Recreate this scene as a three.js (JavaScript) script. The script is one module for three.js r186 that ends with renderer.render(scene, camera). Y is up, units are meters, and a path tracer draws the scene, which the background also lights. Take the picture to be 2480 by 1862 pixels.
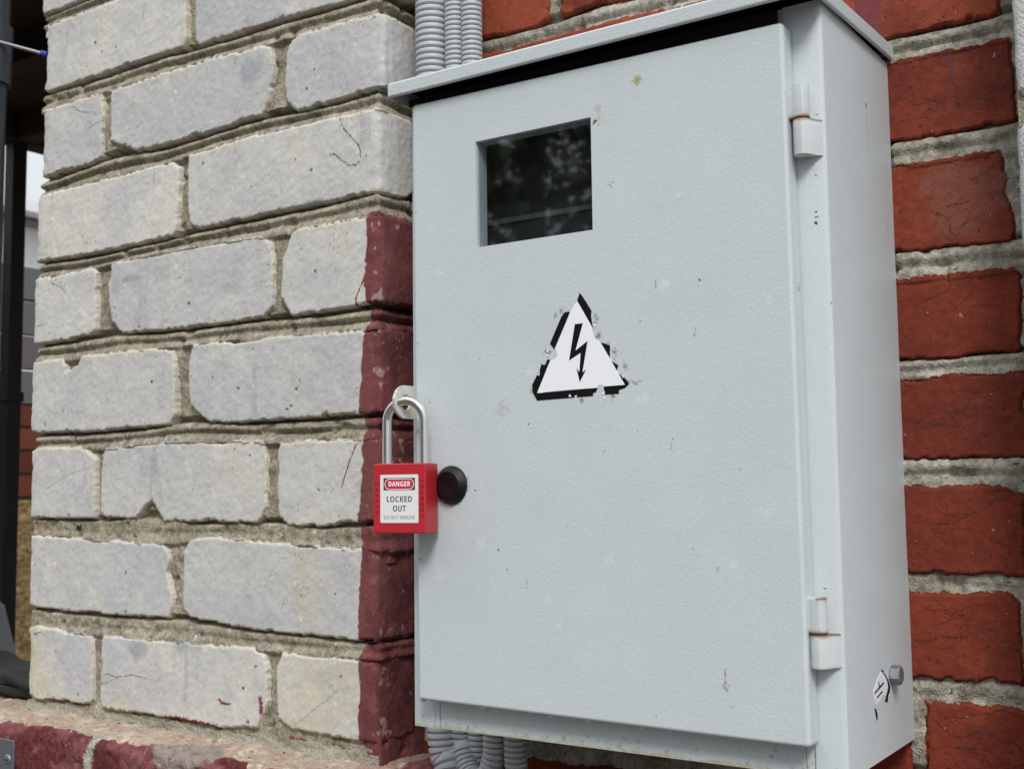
import * as THREE from 'three';
import { RoundedBoxGeometry } from 'three/addons/geometries/RoundedBoxGeometry.js';
import { TextGeometry } from 'three/addons/geometries/TextGeometry.js';
import { FontLoader } from 'three/addons/loaders/FontLoader.js';
import { mergeGeometries, toCreasedNormals } from 'three/addons/utils/BufferGeometryUtils.js';
import { Brush, Evaluator, SUBTRACTION } from 'three-bvh-csg';

// ───────────────────────── camera, sky, sun, exposure
const scene = new THREE.Scene();
const camera = new THREE.PerspectiveCamera(36.1227, 1024 / 768, .05, 900);
camera.position.set(.5848, .1802, .8706);
camera.rotation.set(.0887, .5933, -.0120, 'YXZ');
camera.focus = .86; camera.userData.fStop = 17; camera.updateMatrixWorld();
const renderer = new THREE.WebGLRenderer({ antialias: true });
renderer.toneMapping = THREE.LinearToneMapping; renderer.toneMappingExposure = 1.56;
renderer.shadowMap.enabled = true; renderer.outputColorSpace = THREE.SRGBColorSpace;
{ // even overcast sky, brighter towards the zenith
  const w = 128, h = 64, d = new Float32Array(w * h * 4);
  for (let j = 0; j < h; j++) { const el = ((j + .5) / h - .5) * Math.PI, s = Math.sin(Math.max(0, el)), L = .86 * (.5 + .5 * s); for (let i = 0; i < w; i++) d.set([L * .95, L * .995, L * 1.045, 1], (j * w + i) * 4); }
  const t = new THREE.DataTexture(d, w, h, THREE.RGBAFormat, THREE.FloatType); t.mapping = THREE.EquirectangularReflectionMapping; t.magFilter = THREE.LinearFilter; t.needsUpdate = true;
  scene.background = t; scene.environment = t;
}
const sun = new THREE.DirectionalLight(new THREE.Color(1, .97, .93), 1.5); sun.position.set(1.7, 3.0, 2.3); sun.target.position.set(0, .2, 0); sun.castShadow = true; sun.shadow.radius = 34; sun.shadow.mapSize.set(2048, 2048);
Object.assign(sun.shadow.camera, { left: -8, right: 8, top: 8, bottom: -8, near: .1, far: 30 }); scene.add(sun, sun.target);

// outlines measured on the real planes of the wall, in metres
const DATA = {"ROWS":[[[[-.6098,1.0189],[-.5472,1.0198],[-.5055,1.02],[-.5023,.944],[-.5278,.9409],[-.6103,.9382],[-.6166,.9447],[-.6173,1.0092]],[[-.4908,1.0191],[-.3367,1.0194],[-.2499,1.016],[-.2416,1.0128],[-.2388,.9828],[-.2442,.9575],[-.2545,.9443],[-.3639,.9403],[-.4444,.9404],[-.4698,.952],[-.4898,.9598]],[[-.2141,1.0141],[-.1917,1.0164],[-.1114,1.011],[-.0978,1.0095],[-.098,.946],[-.1205,.9418],[-.2061,.9388],[-.225,.9537],[-.2216,.9979]]],[[[-.606,.8208],[-.4848,.8211],[-.3838,.8219],[-.3743,.8143],[-.3779,.7475],[-.3851,.7425],[-.4953,.7404],[-.6118,.7429],[-.6217,.7485],[-.6233,.808]],[[-.3601,.8228],[-.2595,.8263],[-.1792,.8245],[-.1483,.824],[-.1138,.8227],[-.1037,.8208],[-.1072,.7533],[-.1207,.745],[-.228,.7447],[-.345,.743],[-.3613,.7501],[-.3633,.8095]]],[[[-.6219,.8222],[-.5813,.8183],[-.5142,.8206],[-.5085,.8158],[-.5082,.7505],[-.5152,.7459],[-.5447,.7432],[-.6188,.7438],[-.6237,.7518],[-.6251,.8127]],[[-.4869,.8225],[-.3617,.8237],[-.2559,.8215],[-.2404,.8154],[-.2363,.8039],[-.2386,.751],[-.2525,.7404],[-.3602,.7397],[-.4657,.7428],[-.485,.7587],[-.4916,.7984]],[[-.2124,.82],[-.203,.8227],[-.1207,.822],[-.0995,.8221],[-.1019,.7411],[-.1208,.7404],[-.2123,.7377],[-.2273,.7572],[-.2256,.7952]]],[[[-.6115,.727],[-.368,.727],[-.367,.655],[-.3715,.6475],[-.44,.648],[-.53,.647],[-.6,.6465],[-.613,.65],[-.613,.72]],[[-.3535,.727],[-.098,.723],[-.099,.645],[-.125,.6405],[-.25,.6445],[-.35,.6445],[-.3555,.652],[-.3555,.72]]],[[[-.6098,.6259],[-.5472,.6268],[-.5055,.627],[-.5023,.551],[-.5278,.5479],[-.6103,.5452],[-.6166,.5517],[-.6173,.6162]],[[-.4908,.6261],[-.3367,.6264],[-.2499,.623],[-.2416,.6198],[-.2388,.5898],[-.2442,.5645],[-.2545,.5513],[-.3639,.5473],[-.4444,.5474],[-.4698,.559],[-.4898,.5668]],[[-.2141,.6211],[-.1917,.6234],[-.1114,.618],[-.0978,.6165],[-.098,.553],[-.1205,.5488],[-.2061,.5458],[-.225,.5607],[-.2216,.6049]]],[[[-.606,.5258],[-.4848,.5261],[-.3838,.5269],[-.3743,.5193],[-.3779,.4525],[-.3851,.4475],[-.4953,.4454],[-.6118,.4479],[-.6217,.4535],[-.6233,.513]],[[-.3601,.5298],[-.2595,.5333],[-.1792,.5315],[-.1483,.531],[-.1138,.5297],[-.1037,.5278],[-.1072,.4603],[-.1207,.452],[-.228,.4517],[-.345,.45],[-.3613,.4571],[-.3633,.5165]]],[[[-.6219,.4312],[-.5813,.4273],[-.5142,.4296],[-.5085,.4248],[-.5082,.3595],[-.5152,.3549],[-.5447,.3522],[-.6188,.3528],[-.6237,.3608],[-.6251,.4217]],[[-.4869,.4315],[-.3617,.4327],[-.2559,.4305],[-.2404,.4244],[-.2363,.4129],[-.2386,.36],[-.2525,.3494],[-.3602,.3487],[-.4657,.3518],[-.485,.3677],[-.4916,.4074]],[[-.2124,.429],[-.203,.4317],[-.1207,.431],[-.0995,.4311],[-.1019,.3501],[-.1208,.3494],[-.2123,.3467],[-.2273,.3662],[-.2256,.4042]]],[[[-.6145,.3338],[-.5659,.3329],[-.5597,.3188],[-.5388,.3236],[-.5309,.3334],[-.5048,.3336],[-.409,.3317],[-.3812,.3276],[-.3773,.3173],[-.377,.2595],[-.3854,.2502],[-.5086,.2481],[-.6129,.2505],[-.6256,.2578],[-.6271,.3222]],[[-.35,.3316],[-.2782,.3305],[-.1208,.3271],[-.1009,.3265],[-.1022,.2505],[-.1321,.2494],[-.3251,.2487],[-.3559,.269],[-.3596,.316]]],[[[-.6035,.2341],[-.5341,.232],[-.5095,.2238],[-.5039,.2186],[-.5039,.1573],[-.5073,.1539],[-.6179,.155],[-.6227,.1602],[-.6204,.2172]],[[-.4883,.2303],[-.3865,.233],[-.2513,.2304],[-.2457,.2258],[-.2444,.166],[-.2569,.1508],[-.3128,.151],[-.3209,.1541],[-.3304,.1528],[-.3372,.1513],[-.394,.1517],[-.4053,.1643],[-.4142,.1724],[-.4245,.1672],[-.4376,.1536],[-.4915,.1554],[-.4973,.1604],[-.4966,.2225]],[[-.2263,.2269],[-.2019,.2288],[-.1253,.2279],[-.1011,.2274],[-.1035,.155],[-.1254,.1521],[-.1778,.1479],[-.2171,.1476],[-.2312,.1571],[-.2317,.2173]]],[[[-.6172,.137],[-.4892,.1321],[-.3929,.1287],[-.3841,.1222],[-.3825,.1128],[-.388,.1014],[-.3791,.0829],[-.3769,.0718],[-.3841,.0537],[-.5347,.0527],[-.6052,.0549],[-.6176,.0606],[-.6229,.1303]],[[-.3507,.1349],[-.3126,.1367],[-.1894,.131],[-.1068,.1274],[-.1081,.0466],[-.1277,.047],[-.2009,.0476],[-.2877,.0506],[-.352,.0563],[-.3632,.0631],[-.3638,.1207]]],[[[-.6027,.0355],[-.5536,.0321],[-.505,.0305],[-.5028,.0192],[-.5014,-.0373],[-.5059,-.0419],[-.5379,-.0444],[-.5995,-.0455],[-.6183,-.0342],[-.6191,.0119]],[[-.4838,.0321],[-.3823,.0315],[-.2594,.0325],[-.2456,.0268],[-.2418,.0132],[-.241,-.0195],[-.2549,-.0416],[-.3099,-.0471],[-.3863,-.0447],[-.4855,-.0445],[-.4898,-.0362],[-.4898,.0259]],[[-.2219,.0309],[-.1773,.03],[-.1059,.0333],[-.1083,-.0404],[-.1321,-.0405],[-.2099,-.0387],[-.2292,-.0313],[-.2315,.0157]]]],
"JOINTS":[[[.8784,.8788,.8793,.8799,.8807,.8816,.8829,.8832,.8832,.883,.8824,.8813,.8813,.8816,.8821,.8827,.8834,.8846,.8852,.8853,.8849,.8843,.8832,.8825,.8824,.8825,.8827,.8828],[.06,.0598,.0597,.0596,.0598,.0606,.0618,.0621,.062,.0616,.0608,.0595,.0591,.059,.0589,.0589,.0589,.0595,.0598,.0597,.0593,.0591,.0584,.0582,.0587,.0594,.06,.0605]],[[.7817,.7814,.7811,.7808,.7802,.7801,.7804,.7807,.781,.7818,.7823,.7827,.7832,.7833,.7834,.7834,.7833,.7828,.7826,.7825,.7827,.7828,.7832,.7834,.7843,.7849,.7855,.7862],[-.0389,-.0388,-.0388,-.0388,-.0386,-.0389,-.0394,-.0398,-.04,-.0405,-.0407,-.0405,-.0402,-.04,-.0398,-.0395,-.0393,-.039,-.0385,-.0382,-.0381,-.0381,-.0384,-.0386,-.038,-.0373,-.0366,-.0359]],[[.7353,.7353,.7353,.7353,.7359,.7363,.7366,.7365,.7363,.7354,.7347,.7341,.7338,.7336,.7334,.7333,.7332,.7333,.7331,.7327,.7324,.7321,.7317,.7315,.7317,.7318,.7319,.732],[.0083,.0083,.0083,.0083,.0089,.0093,.0096,.0095,.0093,.0084,.0077,.0071,.0068,.0067,.0066,.0067,.0069,.0073,.0074,.0074,.0073,.0074,.0072,.0074,.0079,.0082,.0085,.0087]],[[.6372,.637,.6369,.6368,.6368,.6369,.637,.637,.637,.637,.637,.6373,.6369,.6366,.6362,.6357,.6349,.6345,.6341,.6336,.6333,.6328,.6323,.6316,.6312,.6308,.6305,.6304],[.0115,.0111,.0108,.0104,.0101,.0102,.0103,.0104,.0106,.0107,.0108,.011,.0106,.0103,.0101,.0099,.0096,.01,.0103,.0105,.0105,.0104,.0103,.0103,.0107,.0113,.0118,.0122]],[[.5344,.5348,.5353,.5359,.5367,.5376,.5389,.5392,.5392,.539,.5384,.5374,.5376,.5381,.5388,.5396,.5404,.5416,.5422,.5423,.5419,.5413,.5402,.5395,.5394,.5395,.5397,.5398],[.011,.0108,.0107,.0106,.0108,.0116,.0128,.0131,.013,.0126,.0118,.0104,.0098,.0095,.0092,.009,.0089,.0095,.0098,.0097,.0093,.0091,.0084,.0082,.0087,.0094,.01,.0105]],[[.4387,.4384,.4381,.4378,.4372,.4371,.4374,.4377,.438,.4388,.4393,.4398,.4405,.4408,.4411,.4413,.4413,.4408,.4406,.4405,.4407,.4408,.4412,.4414,.4423,.4429,.4435,.4442],[.0091,.0092,.0092,.0092,.0094,.0091,.0086,.0082,.008,.0075,.0073,.0076,.0081,.0085,.0089,.0094,.0097,.01,.0105,.0108,.0109,.0109,.0106,.0104,.011,.0117,.0124,.0131]],[[.3432,.3431,.3417,.3418,.3423,.3428,.343,.3441,.3437,.3427,.3415,.3406,.3403,.34,.3398,.34,.34,.3401,.3399,.3395,.3391,.3388,.3383,.3381,.3381,.3382,.3382,.3383],[.0095,.0096,.0108,.0109,.0115,.0119,.0122,.011,.0108,.0102,.0099,.0095,.0094,.0093,.0092,.009,.009,.0094,.0096,.0096,.0096,.0097,.0097,.0099,.0104,.0108,.0112,.0114]],[[.2396,.24,.2404,.2405,.2399,.2393,.239,.2388,.239,.2401,.2406,.2417,.2434,.2437,.2435,.2432,.2421,.2402,.2388,.2385,.2382,.238,.238,.2388,.2388,.2388,.2388,.2389],[.0108,.0101,.0095,.009,.0091,.0095,.0096,.0098,.0097,.009,.0088,.0095,.011,.0112,.0112,.0113,.0106,.0093,.0101,.0105,.0108,.0111,.0112,.0105,.0107,.0109,.0111,.0112]],[[.1457,.1455,.1452,.1449,.1444,.1441,.1437,.1433,.1437,.1448,.1438,.1435,.1436,.1433,.1423,.1431,.1435,.1441,.1442,.1434,.1426,.1419,.1406,.1397,.1399,.1402,.1405,.1407],[.0092,.0093,.0094,.0097,.0099,.0104,.0108,.0111,.0122,.0141,.0142,.014,.0133,.0119,.0094,.0084,.0079,.0088,.0095,.0096,.0097,.01,.0095,.0095,.0106,.0116,.0124,.013]],[[.0417,.0422,.0425,.0427,.0429,.0424,.0422,.0422,.0423,.0425,.0426,.0427,.043,.0431,.0431,.0428,.0424,.0414,.0406,.04,.0395,.039,.0391,.0392,.0393,.0395,.0397,.0398],[.0148,.0137,.0126,.0115,.0105,.0107,.0108,.0108,.0108,.0108,.0108,.011,.0113,.0114,.0113,.0109,.0103,.01,.0096,.0093,.0092,.0091,.0086,.0082,.0079,.0075,.0071,.0069]]],
"CRACKS":[[[-.1494,.5277],[-.1436,.5158],[-.132,.504],[-.1252,.4948],[-.124,.4858],[-.1309,.4808],[-.1389,.4812],[-.1482,.4881],[-.1576,.496],[-.1623,.4968]],[[-.5572,.62],[-.5399,.6102],[-.5197,.6063],[-.5146,.6021]],[[-.5275,.5895],[-.516,.5928],[-.5035,.5936]],[[-.4881,-.0109],[-.4758,-.0081],[-.4574,-.0095],[-.4395,-.0062],[-.4247,-.007],[-.4129,-.0089]],[[-.4878,-.0187],[-.4725,-.0145],[-.4574,-.0095]],[[-.6177,.3711],[-.6002,.3739]],[[-.5915,.4203],[-.5705,.4126],[-.5635,.4077]],[[-.6179,.1981],[-.5896,.1873],[-.5628,.1973],[-.5431,.2042],[-.5138,.2087]],[[-.2099,-.037],[-.1911,-.0251],[-.1772,-.0154],[-.1544,.0015]]],
"DRIPS":[[[[-.2502,-.0135],[-.2496,-.0272]],.0042],[[[-.3063,-.0192],[-.3024,-.023],[-.2907,-.0226]],.0022],[[[-.3835,-.0449],[-.3529,-.0445],[-.3258,-.046],[-.3086,-.047]],.0055],[[[-.1309,.2222],[-.1399,.2047],[-.149,.1836]],.0012],[[[-.1189,.3759],[-.1298,.3572],[-.1293,.3459]],.0018],[[[-.2742,-.0059],[-.2737,-.006]],.003],[[[-.2146,-.0468],[-.1956,-.0481]],.003],[[[-.5843,-.0435],[-.5542,-.0439],[-.5122,-.0441]],.002],[[[-.2365,-.0329],[-.2352,-.0362]],.003]],
"PAINT":[[-.1173,.4375],[-.1185,.4017],[-.1207,.3674],[-.1152,.3428],[-.1186,.3277],[-.1242,.2991],[-.1276,.2517],[-.1209,.2429],[-.1242,.2279],[-.1254,.1976],[-.1287,.1558],[-.1254,.137],[-.1265,.1088],[-.1277,.0758],[-.1281,.0478],[-.1237,.0431],[-.1266,.0299],[-.1277,-.0061],[-.1288,-.0386],[-.118,-.0535]],
"RED":{"R1":[[.3232,.5715],[.4206,.5569],[.4207,.516],[.4156,.5134],[.3951,.5133],[.3632,.5127],[.3357,.5141]],
"R2":[[.3434,.4968],[.3838,.4946],[.4267,.4948],[.4283,.4333],[.3916,.4342],[.3663,.4327],[.3491,.4329],[.343,.4323]],
"R3":[[.3429,.417],[.3698,.4148],[.401,.416],[.4171,.4144],[.4188,.4097],[.4202,.3956],[.4203,.3773],[.4237,.3662],[.4235,.3514],[.42,.3492],[.3431,.3535]],
"R4":[[.3438,.3307],[.3663,.331],[.3972,.3307],[.4221,.3305],[.4262,.3258],[.4241,.2705],[.3896,.2726],[.3782,.2699],[.3531,.2704],[.3435,.27]],
"R5":[[.3431,.2602],[.3589,.2559],[.3736,.2582],[.4254,.2574],[.4265,.1982],[.371,.1985],[.3432,.1976]],
"R6":[[.3429,.1781],[.3598,.1795],[.4101,.1789],[.4176,.1737],[.4223,.1716],[.4197,.1168],[.3592,.1165],[.3421,.1197]],
"R7":[[.3424,.1017],[.3525,.1036],[.382,.1032],[.4068,.1062],[.4142,.0994],[.4144,.0632],[.4149,.0433],[.3744,.0426],[.3416,.0421]],
"R8":[[.3487,.0265],[.3534,.0274],[.3787,.0276],[.4174,.0268],[.4177,-.0256],[.348,-.0263]],
"T1":[[-.0549,.6569],[.0421,.6529],[.0428,.6012],[.0284,.5964],[.0023,.5968],[-.0304,.6002]],
"T2":[[.0531,.6499],[.1497,.6306],[.1347,.5976],[.0755,.6002],[.0522,.6004]],
"T3":[[-.0323,.5834],[.0119,.5834],[.0597,.5832],[.1052,.5836]]},"SIGN":{"white":[[.1631,.3119],[.1686,.3027],[.1742,.2931],[.1749,.2892],[.1769,.284],[.1815,.281],[.1885,.2697],[.1999,.2505],[.1829,.2503],[.1826,.2513],[.1791,.2515],[.1784,.2497],[.1532,.2495],[.1284,.2488],[.14,.2716],[.144,.2722],[.1463,.2746],[.1444,.2798],[.1572,.3047],[.1609,.3097]],
"black":[[[.1653,.3178],[.1695,.312],[.1746,.3039],[.1741,.3005],[.1754,.292],[.1631,.3123]],[[.1572,.3046],[.1549,.3052],[.1528,.305],[.1499,.3022],[.1454,.294],[.1399,.2836],[.1433,.2791]],[[.1402,.2721],[.1373,.2723],[.1359,.269],[.1342,.2685],[.1326,.2698],[.1308,.2651],[.1311,.2636],[.1294,.2632],[.1242,.2549],[.1243,.252],[.1251,.2485],[.1284,.2433],[.1445,.2436],[.1593,.2438],[.1597,.2455],[.1616,.2458],[.1616,.2439],[.1746,.2441],[.1747,.2462],[.177,.2467],[.1786,.2497],[.1284,.2487]],[[.1832,.2502],[.1837,.2464],[.184,.2446],[.195,.2445],[.1952,.2471],[.1997,.2482],[.2031,.2507],[.2011,.2541],[.1953,.2586],[.1999,.2505]],[[.1813,.2812],[.1848,.2801],[.1889,.2784],[.1885,.2697]],[[.1892,.2679],[.192,.2662],[.195,.2643],[.1939,.2607]]],
"bolt":[[.161,.2958],[.1675,.2958],[.161,.2768],[.1711,.283],[.1664,.2612],[.1694,.263],[.1642,.2545],[.1618,.2644],[.164,.2616],[.1653,.2751],[.1557,.2703]]},"EARTH":{"white":[[.0725,.0566],[.0645,.0523],[.0602,.0478],[.0593,.0448],[.062,.0415],[.0644,.0397],[.0709,.041],[.076,.0393],[.081,.0376],[.0869,.037],[.0898,.0421],[.0911,.0458],[.0878,.0485],[.0813,.0528],[.0763,.055]],
"border":[[.0736,.0575],[.0717,.0578],[.0677,.0562],[.069,.0556],[.0632,.0527],[.0576,.0481],[.0549,.0441],[.0566,.0407],[.0601,.0389],[.0617,.0349],[.0676,.0362],[.0637,.04],[.0593,.0448],[.0606,.0482],[.0645,.052]],
"marks":[[[.0698,.0492],[.0675,.0482],[.0877,.0444],[.0895,.0447],[.0894,.0453]],[[.0729,.0441],[.0716,.0431],[.0829,.0409],[.0846,.0411],[.0845,.0418]],[[.0806,.0511],[.0792,.0511],[.0773,.0471],[.0791,.0472]],[[.0901,.035],[.0878,.0351],[.0845,.0304],[.0852,.0274],[.0867,.027]]]},"MARKS":{"yellow":[.2144,.4612],
"smudge":[.1825,.444],
"bug":[.1783,.4362],
"spot":[.1922,.3909]}};
// ───────────────────────── small helpers
function rng(seed) { let s = seed >>> 0; return () => { s = (s + 0x6D2B79F5) >>> 0; let t = s; t = Math.imul(t ^ (t >>> 15), t | 1); t ^= t + Math.imul(t ^ (t >>> 7), t | 61); return ((t ^ (t >>> 14)) >>> 0) / 4294967296; }; }
const PERM = new Float32Array(65536); { const r = rng(77); for (let i = 0; i < 65536; i++) PERM[i] = r() * 2 - 1; }
function lat(i, j) { return PERM[(((i & 255) << 8) | (j & 255))]; }
function vn(x, y) { const i = Math.floor(x), j = Math.floor(y); let f = x - i, g = y - j; f = f * f * (3 - 2 * f); g = g * g * (3 - 2 * g); const a = lat(i, j), b = lat(i + 1, j), c = lat(i, j + 1), d = lat(i + 1, j + 1); return a + (b - a) * f + (c - a) * g + (a - b - c + d) * f * g; }
function fbm(x, y, n = 4) { let s = 0, a = .5; for (let k = 0; k < n; k++) { s += a * vn(x, y); x = x * 2.03 + 17.3; y = y * 2.03 + 5.7; a *= .5; } return s; }
const clamp = (x, a = 0, b = 1) => x < a ? a : x > b ? b : x;
const sstep = (a, b, x) => { const t = clamp((x - a) / (b - a)); return t * t * (3 - 2 * t); };
const mix3 = (a, b, t) => [a[0] + (b[0] - a[0]) * t, a[1] + (b[1] - a[1]) * t, a[2] + (b[2] - a[2]) * t];
const rgb = (r, g, b) => new THREE.Color().setRGB(r / 255, g / 255, b / 255, THREE.SRGBColorSpace);

function sdPoly(p, x, y) {
  let d = 1e9, s = 1;
  for (let i = 0, j = p.length - 1; i < p.length; j = i++) {
    const ex = p[j][0] - p[i][0], ey = p[j][1] - p[i][1], wx = x - p[i][0], wy = y - p[i][1];
    const t = clamp((wx * ex + wy * ey) / (ex * ex + ey * ey));
    const bx = wx - ex * t, by = wy - ey * t; d = Math.min(d, bx * bx + by * by);
    const c1 = y >= p[i][1], c2 = y < p[j][1], c3 = ex * wy > ey * wx;
    if ((c1 && c2 && c3) || (!c1 && !c2 && !c3)) s = -s;
  }
  return s * Math.sqrt(d);
}
// a painted sheet: colour values over a rectangle measured in metres
class Sheet {
  constructor(w, h, x0, y0, sx, sy) { Object.assign(this, { w, h, x0, y0, sx, sy }); this.d = new Float32Array(w * h * 3); }
  each(f, X0 = this.x0, X1 = this.x0 + this.sx, Y0 = this.y0, Y1 = this.y0 + this.sy) {
    const i0 = clamp(Math.floor((X0 - this.x0) / this.sx * this.w), 0, this.w), i1 = clamp(Math.ceil((X1 - this.x0) / this.sx * this.w), 0, this.w);
    const j0 = clamp(Math.floor((Y0 - this.y0) / this.sy * this.h), 0, this.h), j1 = clamp(Math.ceil((Y1 - this.y0) / this.sy * this.h), 0, this.h);
    for (let j = j0; j < j1; j++) { const y = this.y0 + (j + .5) / this.h * this.sy; for (let i = i0; i < i1; i++) f(this.x0 + (i + .5) / this.w * this.sx, y, j * this.w + i); }
  }
  put(k, c, a = 1) { const d = this.d, o = k * 3; d[o] += (c[0] - d[o]) * a; d[o + 1] += (c[1] - d[o + 1]) * a; d[o + 2] += (c[2] - d[o + 2]) * a; }
  stroke(pts, width, c, alpha = 1, rag = .5, seed = 0) {
    let x0 = 1e9, x1 = -1e9, y0 = 1e9, y1 = -1e9; for (const [x, y] of pts) { x0 = Math.min(x0, x); x1 = Math.max(x1, x); y0 = Math.min(y0, y); y1 = Math.max(y1, y); }
    const m = width * 2, px = this.sx / this.w;
    this.each((x, y, k) => {
      let d = 1e9;
      for (let i = 0; i + 1 < pts.length; i++) { const [ax, ay] = pts[i], ex = pts[i + 1][0] - ax, ey = pts[i + 1][1] - ay, t = clamp(((x - ax) * ex + (y - ay) * ey) / (ex * ex + ey * ey + 1e-14)); d = Math.min(d, Math.hypot(x - ax - ex * t, y - ay - ey * t)); }
      d += rag * width * .5 * vn(x * 700 + seed, y * 700);
      const a = 1 - sstep(width / 2 - px, width / 2 + px, d); if (a > 0) this.put(k, c, a * alpha);
    }, x0 - m, x1 + m, y0 - m, y1 + m);
  }
  spot(x, y, r, c, a = 1, rag = .5) { this.stroke([[x, y], [x + r * .02, y]], r * 2, c, a, rag, x * 9999); }
  texture(srgb = true) {
    const b = new Uint8Array(this.w * this.h * 4);
    for (let i = 0; i < this.w * this.h; i++) { for (let c = 0; c < 3; c++) b[i * 4 + c] = clamp(Math.round(this.d[i * 3 + c]), 0, 255); b[i * 4 + 3] = 255; }
    const t = new THREE.DataTexture(b, this.w, this.h); t.magFilter = THREE.LinearFilter; t.minFilter = THREE.LinearFilter;
    if (srgb) t.colorSpace = THREE.SRGBColorSpace;
    t.repeat.set(1 / this.sx, 1 / this.sy); t.offset.set(-this.x0 / this.sx, -this.y0 / this.sy); t.needsUpdate = true; return t;
  }
}
function tile(n, size, f, srgb = false) { // a repeating tile of size metres; f(x, y in 0..256 noise cells) → 0..255 or a colour
  const b = new Uint8Array(n * n * 4);
  for (let j = 0; j < n; j++) for (let i = 0; i < n; i++) { const v = f(i / n * 256, j / n * 256), o = (j * n + i) * 4; for (let c = 0; c < 3; c++) b[o + c] = clamp(Math.round(Array.isArray(v) ? v[c] : v), 0, 255); b[o + 3] = 255; }
  const t = new THREE.DataTexture(b, n, n); t.wrapS = t.wrapT = THREE.RepeatWrapping; t.magFilter = t.minFilter = THREE.LinearFilter; if (srgb) t.colorSpace = THREE.SRGBColorSpace;
  t.repeat.set(1 / size, 1 / size); t.needsUpdate = true; return t;
}
const taken = {};
function numbered(n) { const k = taken[n] = (taken[n] ?? -1) + 1; return k ? `${n}_${String(k).padStart(3, '0')}` : n; }
function thing(name, label, category, group) { const o = new THREE.Group(); o.name = numbered(name); o.userData = { label, category }; if (group) o.userData.group = group; scene.add(o); return o; }
function part(name, geo, mat, parent, label) { const m = new THREE.Mesh(geo, mat); m.name = name; m.castShadow = m.receiveShadow = true; if (label) m.userData.label = label; parent.add(m); return m; }
function lone(name, geo, mat, label, category, kind) { const m = new THREE.Mesh(geo, mat); m.name = numbered(name); m.castShadow = m.receiveShadow = true; m.userData = { label, category }; if (kind) m.userData.kind = kind; scene.add(m); return m; }
function grid(nu, nv, f, keep) { // indexed sheet; f(i, j) → [x, y, z, u, v]
  const pos = new Float32Array((nu + 1) * (nv + 1) * 3), uv = new Float32Array((nu + 1) * (nv + 1) * 2), idx = [];
  for (let j = 0; j <= nv; j++) for (let i = 0; i <= nu; i++) { const k = j * (nu + 1) + i, p = f(i, j); pos.set([p[0], p[1], p[2]], k * 3); uv.set([p[3], p[4]], k * 2); }
  for (let j = 0; j < nv; j++) for (let i = 0; i < nu; i++) { if (keep && !keep(i, j)) continue; const a = j * (nu + 1) + i, b = a + 1, c = a + nu + 1, d = c + 1; idx.push(a, b, d, a, d, c); }
  const g = new THREE.BufferGeometry(); g.setAttribute('position', new THREE.BufferAttribute(pos, 3)); g.setAttribute('uv', new THREE.BufferAttribute(uv, 2)); g.setIndex(idx); g.computeVertexNormals(); return g;
}
function boxUV(g, side = 0) { // uv in metres from the face's main direction
  g = g.index ? g.toNonIndexed() : g; const p = g.attributes.position, uv = new Float32Array(p.count * 2), a = new THREE.Vector3(), b = new THREE.Vector3(), c = new THREE.Vector3();
  for (let i = 0; i < p.count; i += 3) {
    a.fromBufferAttribute(p, i); b.fromBufferAttribute(p, i + 1); c.fromBufferAttribute(p, i + 2);
    const n = b.clone().sub(a).cross(c.clone().sub(a)), ax = Math.abs(n.x), ay = Math.abs(n.y), az = Math.abs(n.z);
    [a, b, c].forEach((q, k) => { const o = (i + k) * 2; if (az >= ax * .9 && az >= ay * .9) { uv[o] = q.x; uv[o + 1] = q.y; } else if (ax >= ay) { uv[o] = side + q.z; uv[o + 1] = q.y; } else { uv[o] = q.x; uv[o + 1] = q.z; } });
  }
  g.setAttribute('uv', new THREE.BufferAttribute(uv, 2)); return g;
}
function bx(x0, x1, y0, y1, z0, z1, r = 0) { const w = x1 - x0, h = y1 - y0, d = z1 - z0; const g = r ? new RoundedBoxGeometry(w, h, d, 3, r) : new THREE.BoxGeometry(w, h, d); g.translate((x0 + x1) / 2, (y0 + y1) / 2, (z0 + z1) / 2); return boxUV(g); }
function poly(pts) { return new THREE.Shape(pts.map(([x, y]) => new THREE.Vector2(x, y))); }
const CSG = new Evaluator(); CSG.useGroups = false; CSG.attributes = ['position', 'normal', 'uv'];
function cut(a, b) { const A = new Brush(a), B = new Brush(b); A.updateMatrixWorld(); B.updateMatrixWorld(); return CSG.evaluate(A, B, SUBTRACTION).geometry; }
const M = (o) => new THREE.MeshStandardMaterial(o);
const P = (o) => new THREE.MeshPhysicalMaterial(o);

// shared fine relief
const sandTile = tile(1024, .42, (x, y) => 128 + 60 * fbm(x, y, 3) + 60 * vn(x * 2, y * 2) - 90 * sstep(.72, .9, vn(x + 90, y + 31)));
const peelTile = tile(1024, .17, (x, y) => 128 + 110 * vn(x * .5 + .2 * vn(x * .5, y * .5), y * .5) + 40 * vn(x, y + 60));
console.log('helpers ready');

// ───────────────────────── masonry: bricks and mortar as real relief
const chipNoise = (b, u, y) => .0007 * vn(u * 140 + b.s, y * 140) + .0009 * vn(u * 380, y * 380 + b.s) + b.chip * (Math.max(0, vn(u * 60 + b.s * 3, y * 60) - .5) * .009 + Math.max(0, vn(u * 190 + b.s, y * 190 + 7) - .45) * .004);
const rough = (b, u, y) => sdPoly(b.p, u, y) + chipNoise(b, u, y);
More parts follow.
